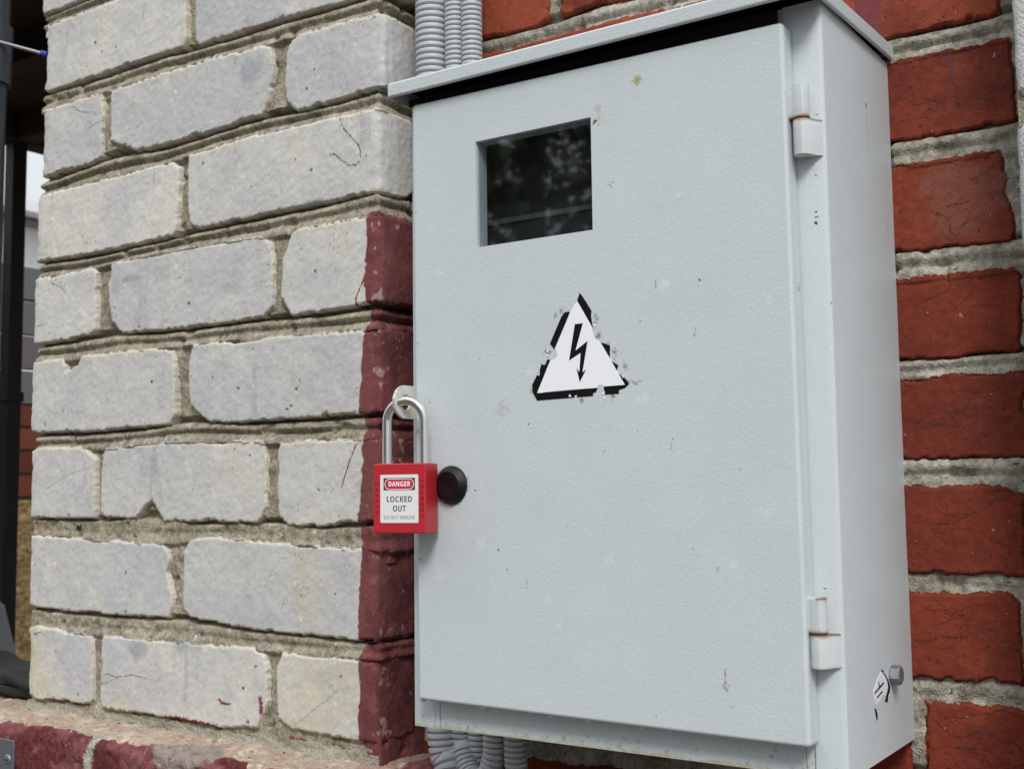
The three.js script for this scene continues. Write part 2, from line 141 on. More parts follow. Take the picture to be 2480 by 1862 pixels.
// wrap a flat strip round the two vertical edges of a pier: u runs along the face and on round the corner
function wrap(u, h, L, R, zf, rc = .0055) {
  const q = rc * Math.PI / 2, uR = R - rc, uL = L + rc;
  if (u > uR) { const t = u - uR; if (t < q) { const a = t / rc; return [uR + Math.sin(a) * (rc + h), zf - rc + Math.cos(a) * (rc + h)]; } return [R + h, zf - rc - (t - q)]; }
  if (u < uL) { const t = uL - u; if (t < q) { const a = t / rc; return [uL - Math.sin(a) * (rc + h), zf - rc + Math.cos(a) * (rc + h)]; } return [L - h, zf - rc - (t - q)]; }
  return [u, zf + h];
}
function brickGeometry(b, cell) {
  const m = .005, w = b.x1 - b.x0 + 2 * m, hh = b.y1 - b.y0 + 2 * m, nu = Math.ceil(w / cell), nv = Math.ceil(hh / cell);
  return grid(nu, nv, (i, j) => {
    let u = b.x0 - m + i / nu * w, y = b.y0 - m + j / nv * hh, h, d = rough(b, u, y);
    const U = u, Y = y;
    if (d > 0) { const e = 4e-4, gx = (sdPoly(b.p, u + e, y) - sdPoly(b.p, u - e, y)) / (2 * e), gy = (sdPoly(b.p, u, y + e) - sdPoly(b.p, u, y - e)) / (2 * e), l = Math.hypot(gx, gy) || 1; u -= gx / l * d; y -= gy / l * d; h = -b.round - d * 5; }
    else { const t = -d, r = b.round; h = t < r ? -(r - Math.sqrt(Math.max(0, r * r - (r - t) * (r - t)))) : 0; }
    h += b.out + b.tilt * (Y - (b.y0 + b.y1) / 2) + .0007 * fbm(U * 38 + b.s, Y * 38) + .00035 * vn(U * 260, Y * 260 + b.s);
    if (b.L !== undefined) { // worn vertical edge
      const wear = (e) => { const k = Math.abs(U - e); return k < .012 ? (1 - k / .012) * (.0012 + .0022 * Math.max(0, fbm(Y * 90 + b.s, e * 50))) : 0; };
      h -= wear(b.R - .0012) + wear(b.L + .0012);
      const [x, z] = wrap(u, h, b.L, b.R, b.z); return [x, y, z, u, y];
    }
    return [u, y, b.z + h, u, y];
  });
}
function brick(p, o) { const xs = p.map(a => a[0]), ys = p.map(a => a[1]); return Object.assign({ p, x0: Math.min(...xs), x1: Math.max(...xs), y0: Math.min(...ys), y1: Math.max(...ys), round: .003, out: 0, tilt: 0, chip: 1 }, o); }

// ───────────────────────── the white brick pier on the left
const PZ = .064, PL = -.622, PR = -.1015;
const pierBricks = []; { const r = rng(5);
  DATA.ROWS.forEach((row, ri) => row.forEach((poly0, k) => {
    const first = k === 0, last = k === row.length - 1, xs = poly0.map(a => a[0]), L = first ? Math.min(...xs) : PL, R = last ? Math.max(...xs) : PR, h = Math.max(...poly0.map(a => a[1])) - Math.min(...poly0.map(a => a[1]));
    let p = poly0.map(a => a.slice());
    if (last) p = p.map(([x, y]) => x > R - .018 ? [x + .053, y] : [x, y]);
    if (first) p = p.map(([x, y]) => x < L + .013 ? [x - .07, y] : [x, y]);
    pierBricks.push(brick(p, { L, R, z: PZ, s: r() * 200, out: (r() - .5) * .002, tilt: (r() - .5) * .02, round: .0019, chip: .3 + .7 * r(), row: ri, tone: r() }));
  })); }
const U0 = -.735, U1 = -.03, Y0 = -.075, Y1 = 1.03;
const jointU = (u) => clamp((u + .63) / .54 * 27, 0, 26.999);
function jointAt(j, u) { const t = jointU(u), i = Math.floor(t), f = t - i, c = DATA.JOINTS[j]; return [c[0][i] + (c[0][i + 1] - c[0][i]) * f, c[1][i] + (c[1][i + 1] - c[1][i]) * f]; }
function mortarHeight(u, y) {
  let h = -.004, bed = 0;
  for (let j = 0; j < DATA.JOINTS.length; j++) {
    const [yc, hg] = jointAt(j, u); const t = (y - yc) / Math.max(hg, .006); if (Math.abs(t) > 1.25) continue;
    const wv = .12 * vn(u * 22 + j * 7, j * 3.1), q = t + wv, neat = j < 8 ? clamp(.95 + .5 * vn(u * 9 + j * 13, j)) : clamp(.3 * vn(u * 10 + j * 9, j));
    const bead = .0040 * Math.exp(-(((q - .22) / .3) ** 2)), tool = -.0052 + bead - .0026 * Math.exp(-(((q + .22) / .1) ** 2)) + .0046 * sstep(-.3, -.9, q) - .0105 * sstep(.62, .84, q);
    const flat = -.0034 + .0034 * fbm(u * 60 + j, y * 60) - .009 * sstep(.68, .9, q) + .0022 * sstep(-.4, -.9, q);
    h = flat + (tool - flat) * neat; bed = 1;
  }
  if (!bed) h = -.0055 + .0022 * Math.cos(vn(u * 30, y * 12) * 3);
  return h + .0015 * fbm(u * 45, y * 85, 2) + .0003 * vn(u * 240, y * 240) - .004 * sstep(.62, .85, vn(u * 75 + 40, y * 75));
}
const pierTex = new Sheet(2048, 2048, U0, Y0, U1 - U0, Y1 - Y0);
{
  const id = new Int16Array(2048 * 2048).fill(-1), sd = new Float32Array(2048 * 2048);
  pierBricks.forEach((b, n) => pierTex.each((x, y, k) => { const d = rough(b, x, y); if (d < .0004) { id[k] = n; sd[k] = d; } }, b.x0 - .004, b.x1 + .004, b.y0 - .004, b.y1 + .004));
  pierTex.each((x, y, k) => {
    let c; const grain = vn(x * 1500, y * 1500) * .6 + vn(x * 800, y * 800) * .4;
    if (id[k] >= 0) {
      const b = pierBricks[id[k]], d = -sd[k];
      c = mix3([187, 186, 186], [207, 204, 197], b.tone);
      const blue = sstep(-.05, .4, fbm(x * 13 + b.s, y * 18)) ; c = mix3(c, [178, 178, 185], blue * .42);
      const wash = sstep(.1, .5, fbm(x * 24 + 70, y * 24 + b.s)); c = mix3(c, [208, 204, 193], wash * .5);
      const smear = sstep(.15, .5, fbm(x * 120 + b.s, y * 14, 3)) * sstep(.1, .4, fbm(x * 14, y * 14 + 50)); c = mix3(c, [158, 158, 164], smear * .45);
      if (b.row >= 9) { const st = sstep(.0, .55, fbm(x * 11 + 5, y * 9 + 3) + (b.row === 10 ? .12 : -.1) + (x < -.5 ? .22 : 0)); c = mix3(c, [194, 187, 160], st * .6); }
      // broken cream rim along the upper edges
      const top = b.y1 - y, ragged = .0035 + .0045 * fbm(x * 60 + b.s, y * 60) + .002 * vn(x * 300, y * 300);
      const rim = sstep(.0012, -.0004, Math.min(d - ragged * .75, d * .7 + top * .4 - ragged * 1.25)) * sstep(-.25, .15, fbm(x * 22 + 9, y * 22 + b.s) + (b.row > 7 ? .25 : .02));
      c = mix3(c, [200, 192, 170], rim * .6);
      const pore = sstep(.62, .8, vn(x * 620 + 11, y * 620)) * sstep(.3, .6, vn(x * 55, y * 55 + 8)); c = mix3(c, [134, 130, 120], pore * .6);
      const g = grain * 8 + fbm(x * 330, y * 330, 2) * 7 + fbm(x * 70, y * 70, 2) * 9; c = [c[0] + g, c[1] + g, c[2] + g * .96];
    } else {
      const a = fbm(x * 40, y * 40), g = grain * 14 + fbm(x * 320, y * 320, 2) * 40;
      c = mix3([142, 134, 116], [166, 158, 141], sstep(-.3, .5, a)); c = mix3(c, [108, 101, 86], sstep(.2, .6, fbm(x * 70 + 33, y * 70)) * .6);
      c = [c[0] + g, c[1] + g, c[2] + g];
      if (vn(x * 330 + 7, y * 330) > .86) c = [92, 92, 94];
    }
    pierTex.put(k, c);
  });
  // single pits, stones and marks
  const r = rng(31);
  for (let n = 0; n < 260; n++) { const x = -.625 + r() * .53, y = -.05 + r() * .82, s = r(); pierTex.spot(x, y, .0004 + .0012 * s * s * s, s > .5 ? [92, 86, 72] : [128, 124, 116], .9, 1); }
  for (let n = 0; n < 160; n++) { const x = -.625 + r() * .53, y = -.05 + r() * .82; pierTex.spot(x, y, .0008 + .001 * r(), [222, 220, 214], .7, 1); }
  for (let n = 0; n < 60; n++) { const x = -.62 + r() * .5, y = -.05 + r() * .8, a = r() * 6.28, l = .006 + .02 * r(); pierTex.stroke([[x, y], [x + Math.cos(a) * l, y + Math.sin(a) * l * .4]], .0006, r() > .4 ? [140, 136, 128] : [216, 213, 206], .5, 1); }
  DATA.CRACKS.forEach((c, n) => { const jag = []; c.forEach((p, i) => { jag.push(p); if (i + 1 < c.length) { const q = c[i + 1]; jag.push([(p[0] + q[0]) / 2 + (r() - .5) * .003, (p[1] + q[1]) / 2 + (r() - .5) * .003]); } }); pierTex.stroke(jag, n ? .0007 : .0011, [84, 79, 70], n === 7 || n === 8 ? .35 : .85, 1.3); });
  for (const [x, y, rx, ry] of [[-.478, .405, .012, .018], [-.455, .41, .03, .006], [-.27, .6, .02, .015], [-.36, .03, .03, .01], [-.43, .02, .025, .012]]) pierTex.each((X, Y, k) => { const q = Math.hypot((X - x) / rx, (Y - y) / ry) + .7 * fbm(X * 90, Y * 30); pierTex.put(k, [140, 142, 152], .5 * sstep(1.1, .3, q)); }, x - rx * 2, x + rx * 2, y - ry * 2, y + ry * 2);
  pierTex.spot(-.536, .1435, .0042, [30, 27, 24], 1, .5);
  // oxide-red paint round the right edge, with its brushed boundary and runs
  const red = [116, 63, 63];
  const bound = (y) => { const p = DATA.PAINT; for (let i = 0; i + 1 < p.length; i++) if (y <= p[i][1] && y >= p[i + 1][1]) { const t = (p[i][1] - y) / (p[i][1] - p[i + 1][1] + 1e-9); return p[i][0] + (p[i + 1][0] - p[i][0]) * t; } return y > p[0][1] ? p[0][0] : p[p.length - 1][0]; };
  pierTex.each((x, y, k) => {
    const e = x - bound(y) + .0010 * vn(x * 300, y * 300) + .0012 * vn(3, y * 110) + .0016 * vn(9, y * 34) , topE = .4335 + .003 * fbm(x * 90, 4) + (x > PR ? .006 * fbm(x * 60, 9) : 0) - y;
    let a = sstep(-.0006, .0008, e) * sstep(-.001, .001, topE); if (a <= 0) return;
    const thin = sstep(.25, .6, fbm(x * 130 + 3, y * 110, 3)); let c = mix3(red, [99, 48, 50], sstep(-.2, .4, fbm(x * 60, y * 45))); c = mix3(c, [140, 92, 92], sstep(.2, .6, fbm(x * 90 + 60, y * 70)) * .5);
    const g = vn(x * 1300, y * 1300) * 8; c = [c[0] + g, c[1] + g, c[2] + g];
    if (vn(x * 520 + 50, y * 420) > .93) c = [160, 140, 136];
    const worn = sstep(.42, .54, fbm(x * 110 + 21, y * 90 + 4, 4) + .16 * sstep(.006, .0, Math.abs(x - PR + .002)) + .24 * sstep(.004, -.001, e)); pierTex.put(k, c, a * (1 - .5 * worn));
  }, -.135, U1, Y0, .46);
  for (const [p, w] of DATA.DRIPS) pierTex.stroke(p, w, [122, 54, 56], .92, .7);
}
const pierMat = M({ map: pierTex.texture(), roughness: .93, bumpMap: sandTile, bumpScale: .00035 }), pierMortarMat = pierMat.clone(); pierMortarMat.bumpScale = .0014;
const pier = thing('brick_pier', 'pale grey brick pier with oxide red paint down its edge beside the cabinet', 'brick pier');
for (const b of pierBricks) part('brick', brickGeometry(b, .0019), pierMat, pier);
{
  const cell = .0018, nu = Math.round((U1 - U0) / cell), nv = Math.round((Y1 - Y0) / cell), deep = new Uint8Array((nu + 1) * (nv + 1));
  for (const b of pierBricks) { const i0 = Math.max(0, Math.floor((b.x0 - U0) / cell)), i1 = Math.min(nu, Math.ceil((b.x1 - U0) / cell)), j0 = Math.max(0, Math.floor((b.y0 - Y0) / cell)), j1 = Math.min(nv, Math.ceil((b.y1 - Y0) / cell)); for (let j = j0; j <= j1; j++) for (let i = i0; i <= i1; i++) if (sdPoly(b.p, U0 + i * cell, Y0 + j * cell) < -.011) deep[j * (nu + 1) + i] = 1; }
  const g = grid(nu, nv, (i, j) => { const u = U0 + i * cell, y = Y0 + j * cell, h = mortarHeight(u, y), [x, z] = wrap(u, h, PL + .001, PR - .001, PZ); return [x, y, z, u, y]; }, (i, j) => !(deep[j * (nu + 1) + i] && deep[(j + 1) * (nu + 1) + i + 1]));
  part('mortar', g, pierMortarMat, pier);
  part('core', bx(PL + .02, PR - .02, Y0 + .01, Y1 - .002, -.3, PZ - .02), M({ color: rgb(140, 132, 116), roughness: 1 }), pier);
}
console.log('pier ready');

// ───────────────────────── the red brick wall behind the cabinet
const redTex = new Sheet(1400, 2048, -.12, -.36, .58, 1.02 + .36);
const redBricks = [];
{
  const r = rng(9), rows = [[.974, .914], [.895, .835], [.817, .757], [.738, .678], [.66, .5995], [.5835, .5135], [.4957, .433], [.4158, .352], [.3309, .2703], [.258, .198], [.1793, .1170], [.1033, .0424], [.0272, -.0335], [-.05, -.111], [-.128, -.189], [-.206, -.267]];
  const named = { 5: 'R1', 6: 'R2', 7: 'R3', 8: 'R4', 9: 'R5', 10: 'R6', 11: 'R7' };
  rows.forEach(([t, b], ri) => {
    const odd = ri % 2, cuts = ri === 4 ? [-.112, .0425, .0525, .3025, .3135, .422] : ri === 12 ? [-.112, .073, .084, .3365, .3487, .4177] : odd ? [-.112, .158, .169, .421] : [-.112, .032, .0425, .2875, .299, .422];
    for (let k = 0; k < cuts.length; k += 2) {
      const x0 = cuts[k], x1 = cuts[k + 1]; let p; const j = (s) => (r() - .5) * s;
      const last = k === cuts.length - 2;
      if (last && named[ri]) { p = DATA.RED[named[ri]].map(([x, y]) => [x < .3445 ? x0 : x, y]); if (ri === 5) p = [[x0, .58], [.4206, .5785], ...p.slice(2, 6), [x0, .514]]; }
      else if (ri === 12 && last) p = DATA.RED.R8.map(a => a.slice());
      else { p = [[x0 + .002, t + j(.003)], [(x0 + x1) / 2, t + j(.003)], [x1 - .003, t + j(.003)], [x1, t - .006], [x1 + j(.003), b + .006], [x1 - .004, b + j(.003)], [(x0 + x1) / 2, b + j(.003)], [x0 + .002, b + j(.003)], [x0, (t + b) / 2]];
        if (ri === 4 && k === 0) p = [[x0, t], [.0415, t], [.0428, .608], [.0405, .6012], [.0284, .5966], [.0023, .597], [-.0304, .6], [x0, .6]];
        if (ri === 4 && k === 2) p = [[.0531, t], [.301, t], [.3015, .602], [.1347, .5978], [.0755, .6002], [.054, .6005]]; }
      redBricks.push(brick(p, { z: .0005, s: r() * 200, out: (r() - .5) * .002, tilt: (r() - .5) * .02, round: .0009, chip: .7, tone: r(), row: ri }));
    }
  });
  const n = redTex.w * redTex.h, id = new Int16Array(n).fill(-1);
  redBricks.forEach((b, q) => redTex.each((x, y, k) => { if (rough(b, x, y) < .0004) id[k] = q; }, b.x0 - .003, b.x1 + .003, b.y0 - .003, b.y1 + .003));
  redTex.each((x, y, k) => {
    let c; const grain = vn(x * 1400, y * 1400);
    if (id[k] >= 0) {
      const b = redBricks[id[k]];
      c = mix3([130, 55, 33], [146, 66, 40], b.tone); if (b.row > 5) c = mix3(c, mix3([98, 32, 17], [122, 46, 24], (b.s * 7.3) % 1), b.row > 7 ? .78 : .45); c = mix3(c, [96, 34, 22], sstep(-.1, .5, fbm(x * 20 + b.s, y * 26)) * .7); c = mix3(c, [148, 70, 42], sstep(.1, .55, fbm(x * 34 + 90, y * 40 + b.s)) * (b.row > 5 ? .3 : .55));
      if (b.row === 7) { const q = Math.hypot((x - .39) / .035, (y - .385) / .03) + .6 * fbm(x * 60, y * 60); c = mix3(c, [124, 74, 62], .75 * sstep(1.15, .6, q)); }
      const g = grain * 5 + fbm(x * 260, y * 260, 2) * 12; c = [c[0] + g, c[1] + g * .7, c[2] + g * .6];
      if (vn(x * 500 + 20, y * 500) > .87) c = mix3(c, [60, 28, 22], .8);
    } else {
      const g = grain * 12 + fbm(x * 320, y * 320, 2) * 42; c = mix3([142, 137, 124], [166, 161, 147], sstep(-.3, .4, fbm(x * 40 + 8, y * 40))); c = mix3(c, [112, 107, 94], sstep(.2, .55, fbm(x * 80, y * 80 + 4)) * .6); c = [c[0] + g, c[1] + g, c[2] + g];
      if (vn(x * 330 + 7, y * 330) > .88) c = [84, 82, 80];
    }
    redTex.put(k, c);
  });
  const q = rng(12);
  const crack = (x, y, a, len, w, deep) => { const pts = [[x, y]]; let n2 = Math.round(len / .004); for (let i = 0; i < n2; i++) { a += (q() - .5) * 1.5; a *= .93; x += Math.cos(a) * .004; y += Math.sin(a) * .0028; pts.push([x, y]); if (deep && q() < .1) crack(x, y, a + (q() > .5 ? 1 : -1) * (.9 + q() * .6), len * .35, w * .7, deep - 1); } let X0 = 9, X1 = -9, Y0 = 9, Y1 = -9; for (const [a2, b2] of pts) { X0 = Math.min(X0, a2); X1 = Math.max(X1, a2); Y0 = Math.min(Y0, b2); Y1 = Math.max(Y1, b2); } const keep = []; redTex.each((X, Y, k) => { if (id[k] < 0) keep.push(k, redTex.d[k * 3], redTex.d[k * 3 + 1], redTex.d[k * 3 + 2]); }, X0 - .003, X1 + .003, Y0 - .003, Y1 + .003); redTex.stroke(pts, w, [66, 28, 20], .8, 1.2, x * 999); for (let i = 0; i < keep.length; i += 4) { redTex.d[keep[i] * 3] = keep[i + 1]; redTex.d[keep[i] * 3 + 1] = keep[i + 2]; redTex.d[keep[i] * 3 + 2] = keep[i + 3]; } };
  for (const b of redBricks) {
    if (b.x1 < .3 && b.row !== 4 && b.row !== 5) continue;
    const lx = Math.max(b.x0, b.x1 > .35 && b.row > 4 ? .335 : b.x0), W2 = b.x1 - lx, H2 = b.y1 - b.y0, m = 3 + Math.floor(q() * 2) + (b.row > 8 ? 2 : 0);
    for (let i = 0; i < m; i++) crack(lx + W2 * (.05 + .7 * q()), b.y0 + H2 * (.2 + .6 * q()), (q() - .5) * .8, .02 + .05 * q(), .0004 + .0004 * q(), 2);
    for (let i = 0; i < 26; i++) redTex.spot(lx + W2 * q(), b.y0 + H2 * q(), .0003 + .0009 * q() * q(), q() > .12 ? [66, 28, 22] : [176, 150, 132], .8, 1);
  }
  // brush touches of purple-grey and an oxide paint band at the top right
  redTex.stroke([[.3835, .492], [.3845, .482], [.3855, .4745]], .003, [92, 52, 70], .7, 2);
  redTex.each((x, y, k) => { if (x > .318 && x < .3375 + .0008 * vn(y * 200, 2)) redTex.put(k, [112, 52, 58], .9); }, .31, .34, .515, .66);
  redTex.stroke([[.394, .24], [.3945, .22], [.396, .208]], .0012, [96, 60, 76], .6, 1.5);
}
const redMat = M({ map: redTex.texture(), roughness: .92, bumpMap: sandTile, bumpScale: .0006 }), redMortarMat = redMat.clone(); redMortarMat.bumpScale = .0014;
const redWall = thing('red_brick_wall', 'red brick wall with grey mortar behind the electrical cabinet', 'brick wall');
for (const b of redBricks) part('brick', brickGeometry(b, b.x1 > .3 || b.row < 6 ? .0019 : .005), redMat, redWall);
{
  const cell = .0019, X0 = -.118, X1 = .45, YY0 = -.34, YY1 = 1.0, nu = Math.round((X1 - X0) / cell), nv = Math.round((YY1 - YY0) / cell);
  const beds = []; { const ys = [...new Set(redBricks.map(b => b.row))]; for (let i = 0; i + 1 < ys.length; i++) { const lo = redBricks.filter(b => b.row === ys[i]), hi = redBricks.filter(b => b.row === ys[i + 1]), a = Math.min(...lo.slice(-1).map(b => b.y0)) + .002, c = Math.max(...hi.slice(-1).map(b => b.y1)) - .002; beds.push([(a + c) / 2, Math.max(.004, (a - c) / 2), i]); } }
  const deep = new Uint8Array((nu + 1) * (nv + 1));
  for (const b of redBricks) { const i0 = Math.max(0, Math.floor((b.x0 - X0) / cell)), i1 = Math.min(nu, Math.ceil((b.x1 - X0) / cell)), j0 = Math.max(0, Math.floor((b.y0 - YY0) / cell)), j1 = Math.min(nv, Math.ceil((b.y1 - YY0) / cell)); for (let j = j0; j <= j1; j++) for (let i = i0; i <= i1; i++) if (sdPoly(b.p, X0 + i * cell, YY0 + j * cell) < -.011) deep[j * (nu + 1) + i] = 1; }
  const g = grid(nu, nv, (i, j) => {
    const u = X0 + i * cell, y = YY0 + j * cell; let h = -.0016 + .002 * fbm(u * 40, y * 40);
    for (const [yc, hg, n] of beds) { const t = (y - yc) / hg; if (Math.abs(t) < 1.3) { const qq = t + .18 * vn(u * 20 + n * 5, n); h = -.0018 + .0026 * Math.exp(-(((qq - .25) / .36) ** 2)) - .0020 * Math.exp(-(((qq + .26) / .08) ** 2)) + .0022 * sstep(-.3, -.9, qq) - .0065 * sstep(.78, .95, qq); if (n > 9) h = h * .35 - .0022; } }
    h += .0019 * fbm(u * 50, y * 90, 2) + .0004 * vn(u * 240, y * 240) - .003 * sstep(.6, .85, vn(u * 80 + 9, y * 80)); return [u, y, h, u, y];
  }, (i, j) => !(deep[j * (nu + 1) + i] && deep[(j + 1) * (nu + 1) + i + 1]));
  part('mortar', g, redMortarMat, redWall);
  part('core', bx(-.1, .45, -.34, .998, -.25, -.016), M({ color: rgb(140, 132, 120), roughness: 1 }), redWall);
}
console.log('red wall ready');

// a second pale pier closes the red panel on the right
{
  const r = rng(44), g0 = thing('brick_pier', 'pale speckled brick pier at the outer edge of the red brick panel', 'brick pier');
  const white = M({ map: tile(512, .09, (x, y) => { const v = 200 + 26 * fbm(x, y, 3) - 70 * sstep(.55, .8, vn(x * 2 + 9, y * 2)) ; return [v, v * .995, v * .985]; }, true), roughness: .95, bumpMap: sandTile, bumpScale: .0012 });
  const mort = M({ map: tile(512, .1, (x, y) => { const v = 142 + 40 * fbm(x, y, 4); return [v, v * .95, v * .84]; }, true), roughness: 1, bumpMap: sandTile, bumpScale: .0015 });
  for (let k = -4; k < 6; k++) { const b0 = .4325 + k * .1035, b1 = b0 + .087, ww = k & 1 ? [.4388, .562, .574, .82] : [.4388, .69, .7, .82];
    for (let q = 0; q < 4; q += 2) { const x0 = ww[q], x1 = ww[q + 1], j = () => (r() - .5) * .003, p = [[x0 + (q ? 0 : -.06), b1 + j()], [(x0 + x1) / 2, b1 + j()], [x1 - .004, b1], [x1, b1 - .006], [x1 + j(), b0 + .006], [x1 - .005, b0], [(x0 + x1) / 2, b0 + j()], [x0 + (q ? 0 : -.06), b0 + j()]]; part('brick', brickGeometry(brick(p, { L: q ? .4388 : x0, R: .9, z: PZ, s: r() * 99, round: .004, out: j() * .5 }), .003), white, g0); } }
  part('mortar', bx(.4402, .822, -.36, 1.0, -.2, PZ - .006), mort, g0);
}

// ───────────────────────── painted plinth below
{
  const X0 = -1.5, X1 = 1.0, zF = .127, yT = -.056, back = .2, down = .5, rc = .012, q = rc * Math.PI / 2;
  const sh = new Sheet(2048, 1024, -.85, back - .175, 1.0, .32);
  sh.each((x, s, k) => {
    const g = vn(x * 1300, s * 1300) * 9 + fbm(x * 300, s * 300, 2) * 26; // s: distance from the back of the ledge over the nosing and down
    const nose = back - rc + q * .5, e = s - nose + .006 * fbm(x * 30, s * 30) + .0035 * fbm(x * 110, 7) + .005 + .012 * Math.max(0, fbm(x * 14 + 2, 3)) - .012 * sstep(.12, .4, fbm(x * 26 + 40, 11));
    let top = mix3([168, 150, 134], [188, 176, 158], sstep(-.2, .4, fbm(x * 60, s * 60))); top = mix3(top, [156, 116, 104], sstep(.05, .4, fbm(x * 26 + 80, s * 50) * .6 + fbm(x * 240, s * 240, 2) * .8) * .5);
    let c = mix3([120, 66, 68], [92, 33, 36], sstep(-.05, .12, fbm(x * 20 + 15, s * 18 + 6))); c = mix3(c, [146, 98, 96], sstep(.25, .5, fbm(x * 70, s * 60)) * .4);
    c = mix3(top, c, sstep(-.0012, .0012, e));
    if (x > -.09) c = mix3(c, mix3([112, 56, 58], [132, 84, 80], sstep(-.2, .4, fbm(x * 40, s * 40))), sstep(-.095, -.085, x + .003 * vn(s * 200, 1)));
    const grey = Math.hypot((x + .3) / .045, (s - back + .012) / .03) + .5 * fbm(x * 50, s * 50); c = mix3(c, [140, 128, 120], sstep(1.05, .85, grey));
    sh.put(k, [c[0] + g, c[1] + g, c[2] + g]);
  });
  const r = rng(3); for (let n = 0; n < 260; n++) { const s = back - .09 + r() * .2; sh.spot(-.8 + r() * .9, s, .0006 + .0016 * r() * r(), r() > .5 ? [70, 34, 34] : [206, 198, 186], .85, 1); }
  sh.stroke([[-.402, back - .03], [-.418, back - .006], [-.424, back + .018], [-.424, back + .04]], .011, [172, 174, 162], .9, .7);
  for (const x of [-.33, -.25]) sh.stroke([[x, back - .075], [x + .06, back - .07], [x + .11, back - .072]], .004, [116, 48, 50], .8, 1.6);
  const plinthMat = M({ map: sh.texture(), roughness: .88, bumpMap: sandTile, bumpScale: .0014 });
  const nu = 700, L = back + down, nv = 150;
  const xs = (i) => i < 560 ? -.72 + i / 560 * .78 : i < 600 ? .06 + (i - 560) / 40 * (X1 - .06) : 0, col = []; for (let i = 0; i <= nu; i++) col.push(i < 100 ? X0 + i / 100 * (-.72 - X0) : i < 660 ? -.72 + (i - 100) / 560 * .78 : .06 + (i - 660) / 40 * (X1 - .06));
  const ss = (j) => j < 20 ? j / 20 * (back - .15) : j < 120 ? back - .15 + (j - 20) / 100 * .26 : back + .11 + (j - 120) / 30 * (L - back - .11);
  const g = grid(nu, nv, (i, j) => {
    const x = col[i], s = ss(j), rag = .002 * fbm(x * 60, s * 60, 3) + .0008 * vn(x * 260, s * 260) - .006 * Math.max(0, fbm(x * 24 + 9, s * 40) - .18) - .003 * sstep(.5, .8, vn(x * 90, s * 90 + 5)), t = s - (back - rc); let y, z;
    if (t < 0) { y = yT + rag - .004 * sstep(-.15, .6, x + .5) ; z = zF - back + s; } else if (t < q) { const a = t / rc; y = yT - rc + Math.cos(a) * (rc + rag); z = zF - rc + Math.sin(a) * (rc + rag); } else { y = yT - rc - (t - q); z = zF + rag; }
    return [x, y, z, x, s];
  });
  g.index.array.reverse(); g.computeVertexNormals();
  const o = thing('plinth', 'masonry plinth with chipped maroon paint under the pale pier', 'plinth'); part('face', g, plinthMat, o); part('core', bx(X0, X1, -1.15, -.08, -.066, zF - .012), M({ color: rgb(150, 120, 112), roughness: 1 }), o);
  // mortar fillet between pier and ledge
  const fil = grid(260, 8, (i, j) => { const x = -.622 + i / 260 * .515, t = j / 8, w = .0035 + .008 * fbm(x * 30, 1), n = .0024 * fbm(x * 90, t * 7); return [x, -.047 - .010 * t - .004 * sstep(-.6, -.1, x) * t + n, PZ - .004 + w * t * t + n, x, -.047 - t * .01]; });
  fil.index.array.reverse(); fil.computeVertexNormals(); part('mortar_fillet', fil, M({ map: tile(512, .12, (x, y) => { const v = 158 + 40 * fbm(x * .6, y * .6, 4) - 60 * sstep(.6, .8, vn(x, y + 40)); return [v, v * .97, v * .88]; }, true), roughness: 1, bumpMap: sandTile, bumpScale: .0015 }), o);
}
console.log('plinth ready');

